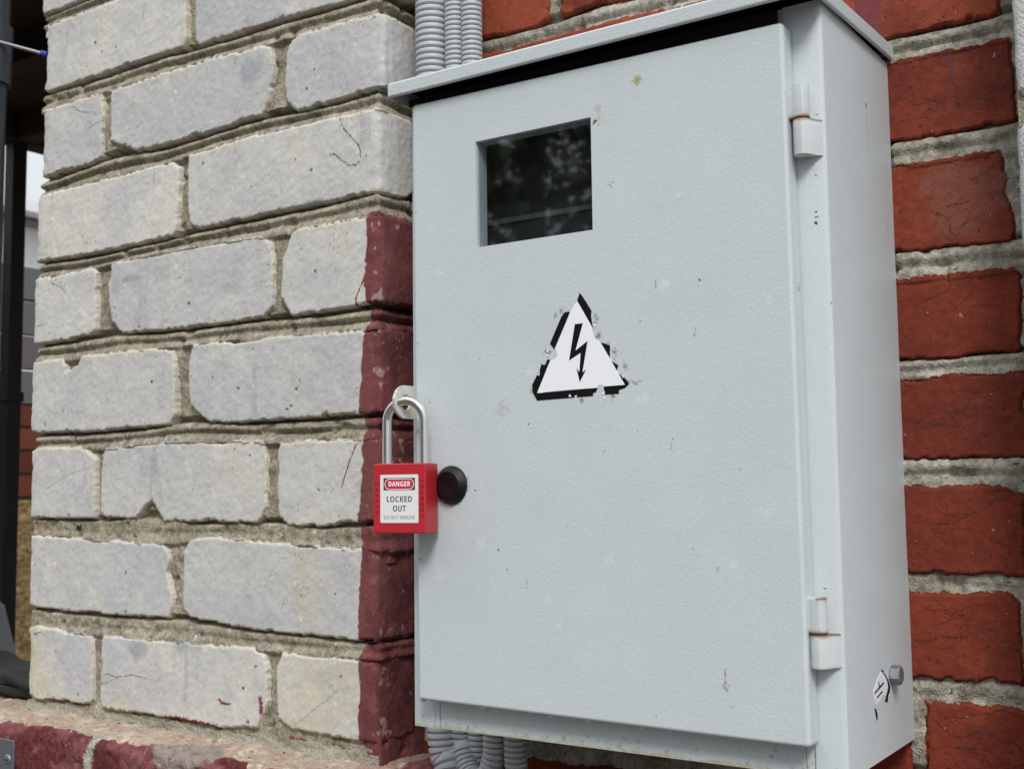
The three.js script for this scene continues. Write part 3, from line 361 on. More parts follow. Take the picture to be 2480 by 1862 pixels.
// ───────────────────────── the electrical cabinet
const CW = .3404, CD = .1455, CH = .494, ZD = .1615;
const shade = [196, 204, 208];
const bodyTex = new Sheet(2048, 1536, -.01, -.01, .62, .52), doorTex = new Sheet(1400, 2048, 0, .01, .335, .49);
{
  const base = (x, y) => { const g = 3 * fbm(x * 30, y * 30) + 2.5 * vn(x * 900, y * 900); return [shade[0] + g, shade[1] + g, shade[2] + g]; };
  doorTex.each((x, y, k) => doorTex.put(k, base(x, y))); bodyTex.each((x, y, k) => bodyTex.put(k, base(x + 3, y)));
  const r = rng(21);
  for (let n = 0; n < 26; n++) { const s = r(); doorTex.spot(.015 + r() * .305, .025 + r() * .455, .00025 + .0005 * s * s * s, s > .3 ? [70, 72, 70] : [150, 140, 110], .85, .9); }
  for (let n = 0; n < 12; n++) { const x = .02 + r() * .29, y = .03 + r() * .44, a = r() * 6.3, l = .002 + .006 * r(); doorTex.stroke([[x, y], [x + Math.cos(a) * l * .3, y + Math.sin(a) * l]], .0007, [120, 122, 118], .55, 1.4); }
  for (let n = 0; n < 16; n++) { const x = .02 + r() * .29, y = .04 + r() * .42; doorTex.spot(x, y, .0018 + .002 * r(), [222, 226, 230], .35, 1.3); }
  const mk = DATA.MARKS;
  doorTex.spot(...mk.yellow, .0034, [170, 170, 122], .85, .7); doorTex.spot(...mk.yellow, .0016, [150, 150, 110], .8, .7);
  doorTex.stroke([[mk.smudge[0], mk.smudge[1] + .004], [mk.smudge[0] + .001, mk.smudge[1] - .006]], .004, [172, 176, 158], .6, 1.6); doorTex.stroke([mk.bug, [mk.bug[0] + .002, mk.bug[1] + .003]], .0016, [92, 80, 50], .9, 1.4); doorTex.spot(...mk.spot, .0018, [160, 160, 138], .7, 1.4);
  doorTex.stroke([[.268, .064], [.2682, .055]], .0008, [110, 110, 96], .7, 1); doorTex.spot(.2683, .053, .002, [140, 140, 128], .7, 1.2); doorTex.spot(.098, .239, .004, [178, 176, 178], .5, 1.6);
  // glue and torn paper residue round the warning sign
  const edge = [[.15, .306], [.145, .303], [.178, .3], [.18, .287], [.186, .2785], [.193, .274], [.2, .263], [.206, .252], [.137, .278], [.129, .245], [.165, .242], [.19, .244], [.124, .25]];
  for (const [ex, ey] of edge) for (let n = 0; n < 22; n++) { const a = r() * 6.3, d = r() * r() * .006; doorTex.spot(ex + Math.cos(a) * d, ey + Math.sin(a) * d, .0003 + .0006 * r(), r() > .3 ? [160, 164, 156] : [104, 106, 100], .5, 1.2); }
  for (let n = 0; n < 34; n++) { const a = r() * 6.3, d = .015 + .002 * r() * r(); doorTex.spot(.051 + Math.cos(a) * d, .1838 + Math.sin(a) * d, .0004 + .0004 * r(), [140, 142, 140], .5, 1.2); }
  for (let n = 0; n < 40; n++) doorTex.spot(.01 + .01 * r(), .03 + .44 * r(), .0003 + .0008 * r() * r(), [120, 116, 86], .7, 1.2);
  // body: yellow-brown grime with a ragged upper outline along the bottom rim, specks, a rust run
  bodyTex.each((x, y, k) => { const lim = .0018 + .002 * Math.max(0, fbm(x * 50, 5)) + .0014 * vn(x * 500, 2) * vn(x * 90, 8); const a = sstep(lim + .0008, lim - .0008, y) * (.5 + .35 * vn(x * 500, y * 200)); bodyTex.put(k, [176, 166, 124], clamp(a)); }, -.01, .36, -.01, .02);
  for (let n = 0; n < 90; n++) { const x = .01 + .33 * r(), y = .003 + .014 * r() * r(); bodyTex.spot(x, y, .0005 + .0011 * r() * r(), [146, 142, 122], .4, 1.4); }
  for (let n = 0; n < 45; n++) { const s = r(); bodyTex.spot(.01 + r() * .56, r() * .5, .00025 + .0005 * s * s, [104, 104, 98], .7, 1); }
  for (let n = 0; n < 8; n++) bodyTex.spot(.3312 + .003 * r(), .347 + .008 * r(), .0003 + .0004 * r(), [22, 22, 22], .95, .6);
  bodyTex.spot(.4 + .056, .447, .0013, [60, 54, 40], .9, .6); bodyTex.stroke([[.456, .447], [.4562, .43], [.455, .412]], .0008, [158, 150, 118], .7, .8);
  for (let n = 0; n < 14; n++) { const x = .41 + .13 * r(), y = .05 + .4 * r(); bodyTex.stroke([[x, y], [x + .001, y - .006 * r()]], .0009, r() > .5 ? [214, 216, 218] : [150, 152, 150], .5, 1.3); }
  bodyTex.stroke([[.3198, -.01], [.3198, .0185]], .0007, [96, 92, 72], .8, .5); bodyTex.stroke([[.0215, -.01], [.0215, .0185]], .0006, [120, 116, 96], .7, .5);
}
const bodyMat = P({ map: bodyTex.texture(), roughness: .46, bumpMap: peelTile, bumpScale: .00006, clearcoat: .12, clearcoatRoughness: .5 });
const doorMat = P({ map: doorTex.texture(), roughness: .46, bumpMap: peelTile, bumpScale: .00008, clearcoat: .12, clearcoatRoughness: .5 });
const plainPaint = P({ color: rgb(...shade), roughness: .45, bumpMap: peelTile, bumpScale: .00012, clearcoat: .12, clearcoatRoughness: .5 });
const hingePaint = P({ color: 0xffffff, vertexColors: true, roughness: .48, bumpMap: peelTile, bumpScale: .00005 });
// a folded sheet-metal pan with rolled edges and a rectangular cut-out; corners anticlockwise
function pan(c, R, bev, z0, z1, [hx0, hx1, hy0, hy1]) {
  const n = c.length, nrm = c.map((a, i) => { const b = c[(i + 1) % n], l = Math.hypot(b[0] - a[0], b[1] - a[1]); return [(b[1] - a[1]) / l, -(b[0] - a[0]) / l]; }), loop = [];
  c.forEach((p, i) => { const a = nrm[(i + n - 1) % n], b = nrm[i], k = R / (1 + a[0] * b[0] + a[1] * b[1]), cx = p[0] - (a[0] + b[0]) * k, cy = p[1] - (a[1] + b[1]) * k, A = Math.atan2(a[1], a[0]); let B = Math.atan2(b[1], b[0]); while (B < A) B += Math.PI * 2; for (let t = 0; t <= 8; t++) { const w = A + (B - A) * t / 8; loop.push([cx + Math.cos(w) * R, cy + Math.sin(w) * R, Math.cos(w), Math.sin(w)]); } });
  const st = [[0, z0, 0], [0, z1 - bev, 0]]; for (let k = 1; k <= 6; k++) { const f = Math.PI / 2 * k / 6; st.push([bev * (1 - Math.cos(f)), z1 - bev + bev * Math.sin(f), f]); }
  const pos = [], nor = [], m = loop.length, quad = (v) => { for (const k of [0, 1, 2, 0, 2, 3]) { pos.push(v[k][0], v[k][1], v[k][2]); nor.push(v[k][3], v[k][4], v[k][5]); } };
  const V = (i, j) => { const [x, y, nx, ny] = loop[(i + m) % m], [e, z, f] = st[j]; return [x - nx * e, y - ny * e, z, nx * Math.cos(f), ny * Math.cos(f), Math.sin(f)]; };
  for (let i = 0; i < m; i++) for (let j = 0; j + 1 < st.length; j++) quad([V(i, j), V(i + 1, j), V(i + 1, j + 1), V(i, j + 1)]);
  const hole = [[hx0, hy0], [hx1, hy0], [hx1, hy1], [hx0, hy1]], face = (e, z, d) => { const sh = new THREE.Shape(loop.map(([x, y, nx, ny]) => new THREE.Vector2(x - nx * e, y - ny * e))); sh.holes.push(new THREE.Path(hole.map(a => new THREE.Vector2(...a)))); const g = new THREE.ShapeGeometry(sh).toNonIndexed(), p = g.attributes.position; for (let i = 0; i < p.count; i += 3) for (const k of d > 0 ? [0, 1, 2] : [0, 2, 1]) { pos.push(p.getX(i + k), p.getY(i + k), z); nor.push(0, 0, d); } };
  face(bev, z1, 1); face(0, z0, -1);
  hole.forEach((a, i) => { const b = hole[(i + 1) % 4], l = Math.hypot(b[0] - a[0], b[1] - a[1]), nx = -(b[1] - a[1]) / l, ny = (b[0] - a[0]) / l; quad([[...a, z1, nx, ny, 0], [...b, z1, nx, ny, 0], [...b, z0, nx, ny, 0], [...a, z0, nx, ny, 0]]); });
  const g = new THREE.BufferGeometry(); g.setAttribute('position', new THREE.Float32BufferAttribute(pos, 3)); g.setAttribute('normal', new THREE.Float32BufferAttribute(nor, 3)); return g;
}
const cab = thing('electrical_cabinet', 'light grey steel electrical cabinet with a high voltage warning triangle on its door', 'electrical cabinet');
{
  // folded shell: back, two sides, two front flanges
  const t = .0015, r = .0036, F = .026, o = [], arc = (cx, cz, rr, a0, a1) => { for (let i = 0; i <= 6; i++) { const a = a0 + (a1 - a0) * i / 6; o.push([cx + Math.cos(a) * rr, -(cz + Math.sin(a) * rr)]); } };
  o.push([F, -CD]); arc(r, CD - r, r, Math.PI / 2, Math.PI); o.push([0, 0], [CW, 0]); arc(CW - r, CD - r, r, 0, Math.PI / 2); o.push([CW - F, -CD], [CW - F, -(CD - t)]); arc(CW - r, CD - r, r - t, Math.PI / 2, 0); o.push([CW - t, -t], [t, -t]); arc(r, CD - r, r - t, Math.PI, Math.PI / 2); o.push([F, -(CD - t)]);
  let g = new THREE.ExtrudeGeometry(poly(o), { depth: CH, bevelEnabled: false, curveSegments: 8 }); g.rotateX(-Math.PI / 2); g = toCreasedNormals(g.toNonIndexed(), .7);
  part('body', boxUV(g, .4), bodyMat, cab);
  part('bottom_panel', boxUV(mergeGeometries([bx(.002, CW - .002, .0006, .002, .002, CD - .0018), bx(F + .0005, CW - F - .0005, .0003, .03, CD - .0017, CD - .0004)]), .4), bodyMat, cab);
  part('top_panel', boxUV(mergeGeometries([bx(.002, CW - .002, CH - .002, CH - .0005, .002, CD - .0018), bx(F + .0005, CW - F - .0005, CH - .03, CH - .0006, CD - .0017, CD - .0004)]), .4), plainPaint, cab);
  part('cap_shade_strip', mergeGeometries([bx(.0152, CW - F - .003, .4725, CH - .0012, CD + .0004, CD + .0034), bx(.0012, .0150, .4872, CH - .0012, CD + .0004, CD + .0034)]), M({ color: rgb(20, 21, 20), roughness: .95 }), cab, 'black strip painted as the shade under the rain cap');  // black strip that paints in the shadow of the cap overhang
  // rain cap with down-turned lips, falling slightly to the front
  const rw0 = -.003, rw1 = CW + .0045, rd = CD + .030, lip = .0122;
  const outer = new RoundedBoxGeometry(rw1 - rw0, lip, rd, 4, .0022); outer.translate((rw0 + rw1) / 2, lip / 2, rd / 2);
  const inner = new THREE.BoxGeometry(rw1 - rw0 - .0034, lip, rd - .0034); inner.translate((rw0 + rw1) / 2, lip / 2 - .0016, rd / 2);
  let rg = cut(outer, inner); rg = boxUV(rg); rg.rotateX(.040); rg.translate(0, .4961, -.004); const capM = part('rain_cap', rg, plainPaint, cab); let ug = bx(rw0 + .0019, rw1 - .0019, lip - .0020, lip - .0014, .0019, rd - .0019); ug.rotateX(.040); ug.translate(0, .4961, -.004); part('underside', ug, M({ color: rgb(38, 40, 36), roughness: .95 }), capM, 'dark sheet painting in the shade under the cap');  // dark lining sheet: the overhang shade is put into its colour
  { const rr = rng(8), n = [], sp = []; for (let i = 0; i < 30; i++) { const x = -.001 + .12 * rr() * rr(), y = .4902 + .0012 * rr() * rr(), s2 = new THREE.SphereGeometry(.0002 + .0004 * rr(), 5, 4); s2.scale(1.3, 1, .2); s2.translate(x, y, CD + .0262 - (y - .489) * .04); sp.push(s2); } const mo = part('moss', mergeGeometries(sp), M({ color: rgb(150, 148, 112), roughness: 1 }), cab); mo.userData.kind = 'stuff'; }
  // door, out of square by a few millimetres, with a window cut through
  const q = [[.0178, .0232], [.3228, .0206], [.3203, .4785], [.0140, .4832]];
  const bev = .0028, th = ZD - CD - .0016, dg = pan(q, .0032, bev, ZD - th, ZD, [.0759, .1767, .3613, .4425]);
  const door = part('door', boxUV(dg), doorMat, cab);
  part('window_pane', bx(.0722, .1804, .3576, .4462, ZD - .0045, ZD - .0025), P({ color: new THREE.Color(.86, .88, .89), transmission: 1, thickness: 0, roughness: .03, ior: 1.75 }), door);
  const meter = part('meter', bx(.03, .215, .325, .475, .06, .118, .004), M({ color: rgb(44, 46, 48), roughness: .8 }), cab, 'electricity meter coloured charcoal to paint in the dark behind the window'); part('terminal_ridge', bx(.032, .213, .388, .392, .1178, .1195), M({ color: rgb(96, 99, 101), roughness: .7 }), meter);  // charcoal colour puts the darkness of the closed interior into the meter
  part('mounting_plate', bx(.02, .32, .03, .47, .006, .009), M({ color: rgb(120, 122, 120), roughness: .7 }), cab);
  // keyed cam lock under a black plastic cover
  const kl = new THREE.LatheGeometry([[0, .0052], [.0035, .0052], [.0042, .0056], [.0098, .0058], [.0106, .0056], [.0142, .0018], [.0146, .001], [.0146, -.002]].map(a => new THREE.Vector2(...a)), 64); kl.rotateX(Math.PI / 2); kl.translate(.051, .1838, ZD);
  part('lock_cover', kl, P({ color: rgb(11, 11, 13), roughness: .34, specularIntensity: .7, bumpMap: peelTile, bumpScale: .00006 }), door);
  // torn warning sign
  const flat = (pts, z, d) => { const g2 = new THREE.ExtrudeGeometry(poly(pts), { depth: d, bevelEnabled: false }); g2.translate(0, 0, z); return g2; };
  const print = P({ color: rgb(12, 12, 13), roughness: .75, specularIntensity: .35 }), film = M({ color: rgb(238, 240, 246), roughness: .5 });
  const sign = part('warning_sign', flat(DATA.SIGN.white, ZD, .00022), film, door);
  for (const b of DATA.SIGN.black) part('border', flat(b, ZD, .0002), print, sign);
  part('lightning_bolt', flat(DATA.SIGN.bolt, ZD + .00022, .00012), print, sign);
  { const rr2 = rng(71), tg = []; for (const [x, y] of [[.137, .2755], [.1385, .2795], [.1785, .2965], [.1775, .292], [.133, .2485], [.182, .2455], [.1845, .243], [.198, .257], [.129, .262], [.156, .2465]]) { const a = rr2() * 6, l = .0012 + .0014 * rr2(); tg.push(flat([[x, y], [x + Math.cos(a) * l, y + Math.sin(a) * l], [x + Math.cos(a + 1.2) * l * 1.2, y + Math.sin(a + 1.2) * l * 1.2]], ZD + .0002, .0003)); } const m = part('torn_flake', mergeGeometries(tg), film, sign); m.userData.kind = 'stuff'; }
  // welded barrel hinges: upper knuckle on the door, lower one on the flange
  const knuckle = (x, z, rad, y0, y1, left, seed) => {
    const s = new THREE.Shape(), o2 = [];
    if (left) { o2.push([.3165, -(z + .0034)], [.3212, -(z + .003)]); for (let i = 0; i <= 24; i++) { const a = Math.PI * .78 - Math.PI * 1.6 * i / 24; o2.push([x + Math.cos(a) * rad, -(z + Math.sin(a) * rad)]); } o2.push([.3165, -(z - .002)]); }
    else { for (let i = 0; i <= 24; i++) { const a = Math.PI * .2 + Math.PI * 1.4 * i / 24; o2.push([x + Math.cos(a) * rad, -(z + Math.sin(a) * rad)]); } o2.push([x + rad * .6, -(CD - .001)], [x + rad + .0052, -(CD - .001)], [x + rad + .0048, -(CD + .0012)], [x + rad + .0024, -(CD + .0032)]); }
    let g2 = new THREE.ExtrudeGeometry(poly(o2), { depth: y1 - y0 - .0008, steps: 14, bevelEnabled: true, bevelSize: .0004, bevelThickness: .0004, bevelOffset: -.0004, bevelSegments: 2 }); g2.rotateX(-Math.PI / 2); g2.translate(0, y0 + .0004, 0); g2 = boxUV(toCreasedNormals(g2.toNonIndexed(), .7));
    const p = g2.attributes.position, c = new Float32Array(p.count * 3), A = rgb(199, 205, 207), Rr = rgb(92, 52, 24), Y = rgb(176, 150, 96);
    for (let i = 0; i < p.count; i++) { const X = p.getX(i), y = p.getY(i), e = Math.min(left ? y - y0 : y1 - y, seed === 2 && left ? (y1 - y) * 1.1 + (X < x ? .004 : 0) : 9), n = vn(X * 700 + seed * 9, y * 500 + p.getZ(i) * 600), k1 = e < .0006 + .0012 * Math.max(0, n) ? .8 : 0, k2 = e < .0016 + .0022 * n ? .55 : 0; const cc = A.clone().lerp(Y, k2).lerp(Rr, k1); c.set([cc.r, cc.g, cc.b], i * 3); }
    g2.setAttribute('color', new THREE.BufferAttribute(c, 3)); return g2;
  };
  for (const [y0, y1, y2, seed] of [[.3905, .4143, .4365, 1], [.0682, .0892, .1112, 2]]) {
    const h = new THREE.Group(); h.name = 'hinge'; cab.add(h);
    part('upper_knuckle', knuckle(.3279, CD + .0084, .0055, y1 + .0003, y2, true, seed), hingePaint, h); part('lower_knuckle', knuckle(.3280, CD + .0084, .0055, y0, y1 - .0003, false, seed), hingePaint, h);
    part('pin', (() => { const c = new THREE.CylinderGeometry(.0036, .0036, y2 - y0 - .004, 20); c.translate(.3279, (y0 + y2) / 2, CD + .0084); return c; })(), M({ color: rgb(74, 42, 22), roughness: .8, metalness: .3 }), h);
  }
  // weld spatter and drips of paint
  const rr3 = rng(17); for (const [x, y, s] of [[.3352, .4185, .0007], [.3335, .379, .0008], [.3322, .3822, .0005], [.3298, .1168, .001]]) { const s3 = new THREE.SphereGeometry(s, 10, 8); s3.scale(1, 1, .6); s3.translate(x, y, CD); part('weld_bead', s3, plainPaint, cab); }
  for (const [x, w] of [[.0195, .0022], [.075, .003], [.087, .0026], [.1335, .0034], [.164, .003], [.205, .002]]) { const s3 = new THREE.SphereGeometry(1, 16, 10); s3.scale(w, .0024, .0024); s3.translate(x, .0233 - (x - .0178) * .0085, ZD - .0045); part('paint_drip', s3, plainPaint, door); }
  // lug for the padlock: upright steel plate with an eye, welded to the door edge
  const lug = new THREE.Shape(), cz = .1745, cy = .2473, R2 = .0127; lug.moveTo(-(ZD - .004), cy - R2); lug.lineTo(-cz, cy - R2); lug.absarc(-cz, cy, R2, -Math.PI / 2, Math.PI / 2, true); lug.lineTo(-(ZD - .004), cy + R2); lug.closePath();
  const eye = new THREE.Path(); eye.absarc(-.1736, .2470, .0057, 0, Math.PI * 2, false); lug.holes.push(eye);
  let lg = new THREE.ExtrudeGeometry(lug, { depth: .0016, bevelEnabled: true, bevelSize: .0005, bevelThickness: .0005, bevelOffset: -.0005, bevelSegments: 2, curveSegments: 28 }); lg.rotateY(Math.PI / 2); lg.translate(.0152, 0, 0); lg = boxUV(lg);
  { const p = lg.attributes.position, c = new Float32Array(p.count * 3), A = rgb(202, 206, 202), Y = rgb(140, 136, 92), B = rgb(84, 80, 50); for (let i = 0; i < p.count; i++) { const y = p.getY(i), z = p.getZ(i), n = vn(y * 900 + 4, z * 900), d = Math.min(Math.abs(Math.hypot(y - .247, z - .1736) - .0057), Math.abs(y - (cy - R2)), Math.abs(Math.hypot(y - cy, Math.max(0, z - cz)) - R2)), k = d < .0007 && n > -.2 ? .55 : 0, k2 = y < .239 && z < .170 && n > .1 ? .6 : 0; const cc = A.clone().lerp(Y, k).lerp(B, k2); c.set([cc.r, cc.g, cc.b], i * 3); } lg.setAttribute('color', new THREE.BufferAttribute(c, 3)); }
  part('padlock_lug', lg, hingePaint, door);
  // earthing bolt and its torn label on the side
  const hex = new THREE.CylinderGeometry(.0068, .0068, .0056, 6, 1); hex.rotateZ(Math.PI / 2); hex.rotateX(.2); hex.translate(CW + .0034, .0515, .0505); const face = new THREE.CylinderGeometry(.0056, .0064, .0008, 28); face.rotateZ(-Math.PI / 2); face.translate(CW + .0066, .0515, .0505);
  const zinc = P({ color: rgb(168, 172, 178), metalness: 1, roughness: .34, bumpMap: sandTile, bumpScale: .0003 });
  const bolt = part('earth_bolt', toCreasedNormals(hex.toNonIndexed(), .3), zinc, cab); part('bolt_face', face, zinc, bolt);
  const flank = (pts, d0, d) => { const g2 = new THREE.ExtrudeGeometry(poly(pts.map(([z, y]) => [-z, y])), { depth: d, bevelEnabled: false }); g2.rotateY(Math.PI / 2); g2.translate(CW + d0, 0, 0); return g2; };
  const es = part('earth_label', flank(DATA.EARTH.white, 0, .0002), film, cab); part('border', flank(DATA.EARTH.border, .00022, .0001), print, es); for (const m of DATA.EARTH.marks) part('earth_mark', flank(m, .00022, .0001), print, es);
}
console.log('cabinet ready');

// ───────────────────────── the red safety padlock
{
  const o = thing('padlock', 'red safety padlock with a white danger label hanging from the cabinet lug', 'padlock'); o.position.set(.0217, .1487, .180); o.rotation.y = .2242;
  const w = .0433, h = .0517, d = .0217, redP = P({ color: rgb(178, 32, 44), roughness: .42, clearcoat: .2, clearcoatRoughness: .35, bumpMap: peelTile, bumpScale: .00004 });
  const s = poly([[-w / 2, -d / 2], [w / 2 - .001, -d / 2], [w / 2, -d / 2 + .001], [w / 2, d / 2], [-w / 2, d / 2]]);
  const body = new RoundedBoxGeometry(w, h, d, 4, .0011); body.translate(0, h / 2, 0); part('body', boxUV(body), redP, o);
  const rs = .0155, rb = .0035, yA = .2478 - .1487 - rs, pts = []; for (let i = 0; i <= 8; i++) pts.push(new THREE.Vector3(-rs, h - .008 + (yA - h + .008) * i / 8, 0)); for (let i = 1; i < 28; i++) { const a = Math.PI - Math.PI * i / 28; pts.push(new THREE.Vector3(Math.cos(a) * rs, yA + Math.sin(a) * rs, 0)); } for (let i = 0; i <= 8; i++) pts.push(new THREE.Vector3(rs, yA - (yA - h + .008) * i / 8, 0));
  part('shackle', new THREE.TubeGeometry(new THREE.CatmullRomCurve3(pts), 160, rb, 24, false), P({ color: rgb(226, 224, 222), metalness: 1, roughness: .1 }), o);
  // printed label
  const cv = document.createElement('canvas'); cv.width = 512; cv.height = 576; const c = cv.getContext('2d');
  c.fillStyle = '#dfdfe0'; c.fillRect(0, 0, 512, 576); c.fillStyle = '#47444c'; c.fillRect(44, 40, 424, 148);
  const pill = (x, y, ww, hh, r, col) => { c.fillStyle = col; c.beginPath(); c.moveTo(x + r, y); c.lineTo(x + ww - r, y); c.arc(x + ww - r, y + r, r, -Math.PI / 2, Math.PI / 2); c.lineTo(x + r, y + hh); c.arc(x + r, y + r, r, Math.PI / 2, Math.PI * 1.5); c.closePath(); c.fill(); };
  pill(58, 48, 396, 132, 66, '#eceaec'); pill(66, 56, 380, 116, 58, '#c22a3e');
  const fit = (txt, y, width, font, col) => { c.font = font; c.fillStyle = col; c.textAlign = 'left'; c.textBaseline = 'alphabetic'; const m = c.measureText(txt).width; c.save(); c.translate(256 - width / 2, y); c.scale(width / m, 1); c.fillText(txt, 0, 0); c.restore(); };
  fit('DANGER', 140, 300, 'bold 82px sans-serif', '#f2f0f2'); fit('LOCKED', 328, 352, 'bold 98px sans-serif', '#4b4850'); fit('OUT', 440, 182, 'bold 98px sans-serif', '#4b4850'); fit('DO NOT REMOVE', 532, 420, '58px sans-serif', '#4b4850');
  const lt = new THREE.CanvasTexture(cv); lt.colorSpace = THREE.SRGBColorSpace;
  const lw = .0314, lh = .0356, ls = new THREE.Shape(), cr = .0012; ls.moveTo(-lw / 2 + cr, -lh / 2); ls.lineTo(lw / 2 - cr, -lh / 2); ls.quadraticCurveTo(lw / 2, -lh / 2, lw / 2, -lh / 2 + cr); ls.lineTo(lw / 2, lh / 2 - cr); ls.quadraticCurveTo(lw / 2, lh / 2, lw / 2 - cr, lh / 2); ls.lineTo(-lw / 2 + cr, lh / 2); ls.quadraticCurveTo(-lw / 2, lh / 2, -lw / 2, lh / 2 - cr); ls.lineTo(-lw / 2, -lh / 2 + cr); ls.quadraticCurveTo(-lw / 2, -lh / 2, -lw / 2 + cr, -lh / 2);
  const lgm = new THREE.ExtrudeGeometry(ls, { depth: .0003, bevelEnabled: false, curveSegments: 6 }); { const p = lgm.attributes.position, uv = lgm.attributes.uv; for (let i = 0; i < p.count; i++) uv.setXY(i, p.getX(i) / lw + .5, p.getY(i) / lh + .5); } lgm.translate(.0001, .1743 - .1487, d / 2 - .0001);
  part('label', lgm, M({ map: lt, roughness: .38 }), o);
  // raised lettering down both margins
  const font = await new FontLoader().loadAsync('fonts/droid/droid_sans_regular.typeface.json');
  const word = (txt, x, top, step) => { const gs = []; [...txt].forEach((ch, i) => { const t = new TextGeometry(ch, { font, size: .0026, depth: .0006, curveSegments: 3, bevelEnabled: false }); t.computeBoundingBox(); const b = t.boundingBox; t.translate(-(b.min.x + b.max.x) / 2, -(b.min.y + b.max.y) / 2, 0); t.rotateZ(-Math.PI / 2); t.translate(x, top - i * step, d / 2 - .0002); gs.push(t); }); return mergeGeometries(gs); };
  const darkRed = P({ color: rgb(140, 22, 34), roughness: .5 }); part('lettering', word('SAFETY', -.0186, .0368, .0042), darkRed, o); part('lettering', word('LOCKOUT', .0188, .0385, .0042), darkRed, o);
}

// ───────────────────────── corrugated conduits
function corrugated(path, r, pitch, label) {
  const curve = new THREE.CatmullRomCurve3(path.map(a => new THREE.Vector3(...a)), false, 'catmullrom', .5), len = curve.getLength(), per = 10, nv = Math.round(len / pitch * per), nu = 26, fr = curve.getPoint(0); curve.arcLengthDivisions = 600; curve.updateArcLengths();
  const F = curve.computeFrenetFrames(nv, false);
  const pts = []; for (let j = 0; j <= nv; j++) pts.push(curve.getPointAt(j / nv));
  const g = grid(nu, nv, (i, j) => { const s = j / nv * len / pitch, f = s - Math.floor(s), a = i / nu * Math.PI * 2, k = Math.abs(f - .5) * 2, rr = r - .0030 * sstep(.7, .9, k) - .03 * r * k * k, N = F.normals[j], B = F.binormals[j], ca = Math.cos(a) * rr, sa = Math.sin(a) * rr, p = pts[j]; return [p.x + N.x * ca + B.x * sa, p.y + N.y * ca + B.y * sa, p.z + N.z * ca + B.z * sa, a * r, j / nv * len]; });
  const o = lone('corrugated_conduit', g, conduitMat, label, 'conduit'); o.userData.group = 'grey conduits behind the cabinet'; return o;
}
const conduitMat = P({ color: rgb(184, 189, 192), roughness: .45, side: THREE.DoubleSide });
corrugated([[-.0668, 1.02, .03], [-.0668, .8, .03], [-.0667, .5, .03], [-.064, .2, .03], [-.0575, -.02, .031], [-.047, -.06, .034], [-.028, -.12, .05], [-.01, -.26, .07]], .0157, .0058, 'thick grey corrugated conduit next to the pale brick pier');
corrugated([[-.0408, 1.02, .03], [-.0405, .8, .03], [-.040, .5, .03], [-.039, .2, .03], [-.0365, -.02, .032], [-.032, -.042, .036], [-.018, -.0605, .044], [-.0005, -.060, .05], [.0095, -.043, .052], [.0112, -.02, .052], [.0112, .0012, .052]], .0098, .0046, 'thin grey conduit between two others, bent up into the cabinet bottom');
corrugated([[-.0205, 1.02, .031], [-.0205, .8, .031], [-.0208, .5, .031], [-.0215, .2, .03], [-.021, -.02, .03], [-.018, -.07, .03], [.0, -.108, .036], [.02, -.105, .045], [.0312, -.07, .05], [.0318, -.03, .052], [.0318, .0012, .052]], .0096, .0046, 'thin grey conduit next to the red bricks above the rain cap');
console.log('conduits ready');

// ───────────────────────── left of the pier
{
  const pvc = P({ color: rgb(70, 76, 82), roughness: .4 }), o = thing('downpipe', 'dark grey downpipe held by a collar left of the pale pier', 'downpipe');
  const tube = (x0, y0, z0, x1, y1, z1, r, seg = 40) => { const a = new THREE.Vector3(x0, y0, z0), b = new THREE.Vector3(x1, y1, z1), c = new THREE.CylinderGeometry(r, r, a.distanceTo(b), seg); c.applyQuaternion(new THREE.Quaternion().setFromUnitVectors(new THREE.Vector3(0, 1, 0), b.clone().sub(a).normalize())); c.translate((x0 + x1) / 2, (y0 + y1) / 2, (z0 + z1) / 2); return c; };
  part('pipe', tube(-.692, 1.1, .082, -.714, .42, .082, .026), pvc, o); part('collar', tube(-.7035, .742, .082, -.7065, .672, .082, .0305), pvc, o);
  part('stud', tube(-.678, .7175, .085, -.6165, .695, .062, .0022, 14), P({ color: rgb(190, 190, 190), metalness: 1, roughness: .4 }), o); part('wall_plug', tube(-.6195, .6965, .064, -.6135, .694, .0605, .0036, 12), M({ color: rgb(44, 60, 150), roughness: .6 }), o);
  const br = thing('steel_bracket', 'galvanised steel bracket screwed to the front of the maroon plinth', 'bracket'), zn = P({ color: rgb(150, 156, 164), metalness: .9, roughness: .45 });
  part('plate', bx(-.72, -.5425, -.2, -.0725, .1265, .1285, .0008), zn, br); const sc = new THREE.SphereGeometry(.0055, 20, 10, 0, 6.3, 0, 1.3); sc.scale(1, .45, 1); sc.rotateX(Math.PI / 2); sc.translate(-.5525, -.0925, .1280); const screw = part('screw', sc, zn, br); part('slot', bx(-.5555, -.5495, -.0931, -.0919, .1300, .1308), M({ color: rgb(40, 40, 42), roughness: .7 }), screw);
  // folded rubber sheet on the plinth behind the pier
  const rub = grid(60, 40, (i, j) => { const x = -.95 + i / 60 * .318, a = j / 40 * Math.PI * 2, fold = .004 * Math.sin(a * 5 + x * 30), n = .005 * vn(x * 26, a * 1.2), R = 1 + .25 * Math.cos(a * 2); return [x, -.0385 + .006 * vn(x * 14, 2) + Math.sin(a) * (.0165 * R + fold + n), -.005 + Math.cos(a) * (.052 + fold + n), x, a * .02]; });
  lone('rubber_sheet', rub, M({ color: rgb(34, 36, 34), roughness: .85, side: THREE.DoubleSide }), 'black folded rubber sheet lying on the plinth', 'rubber sheet');
}
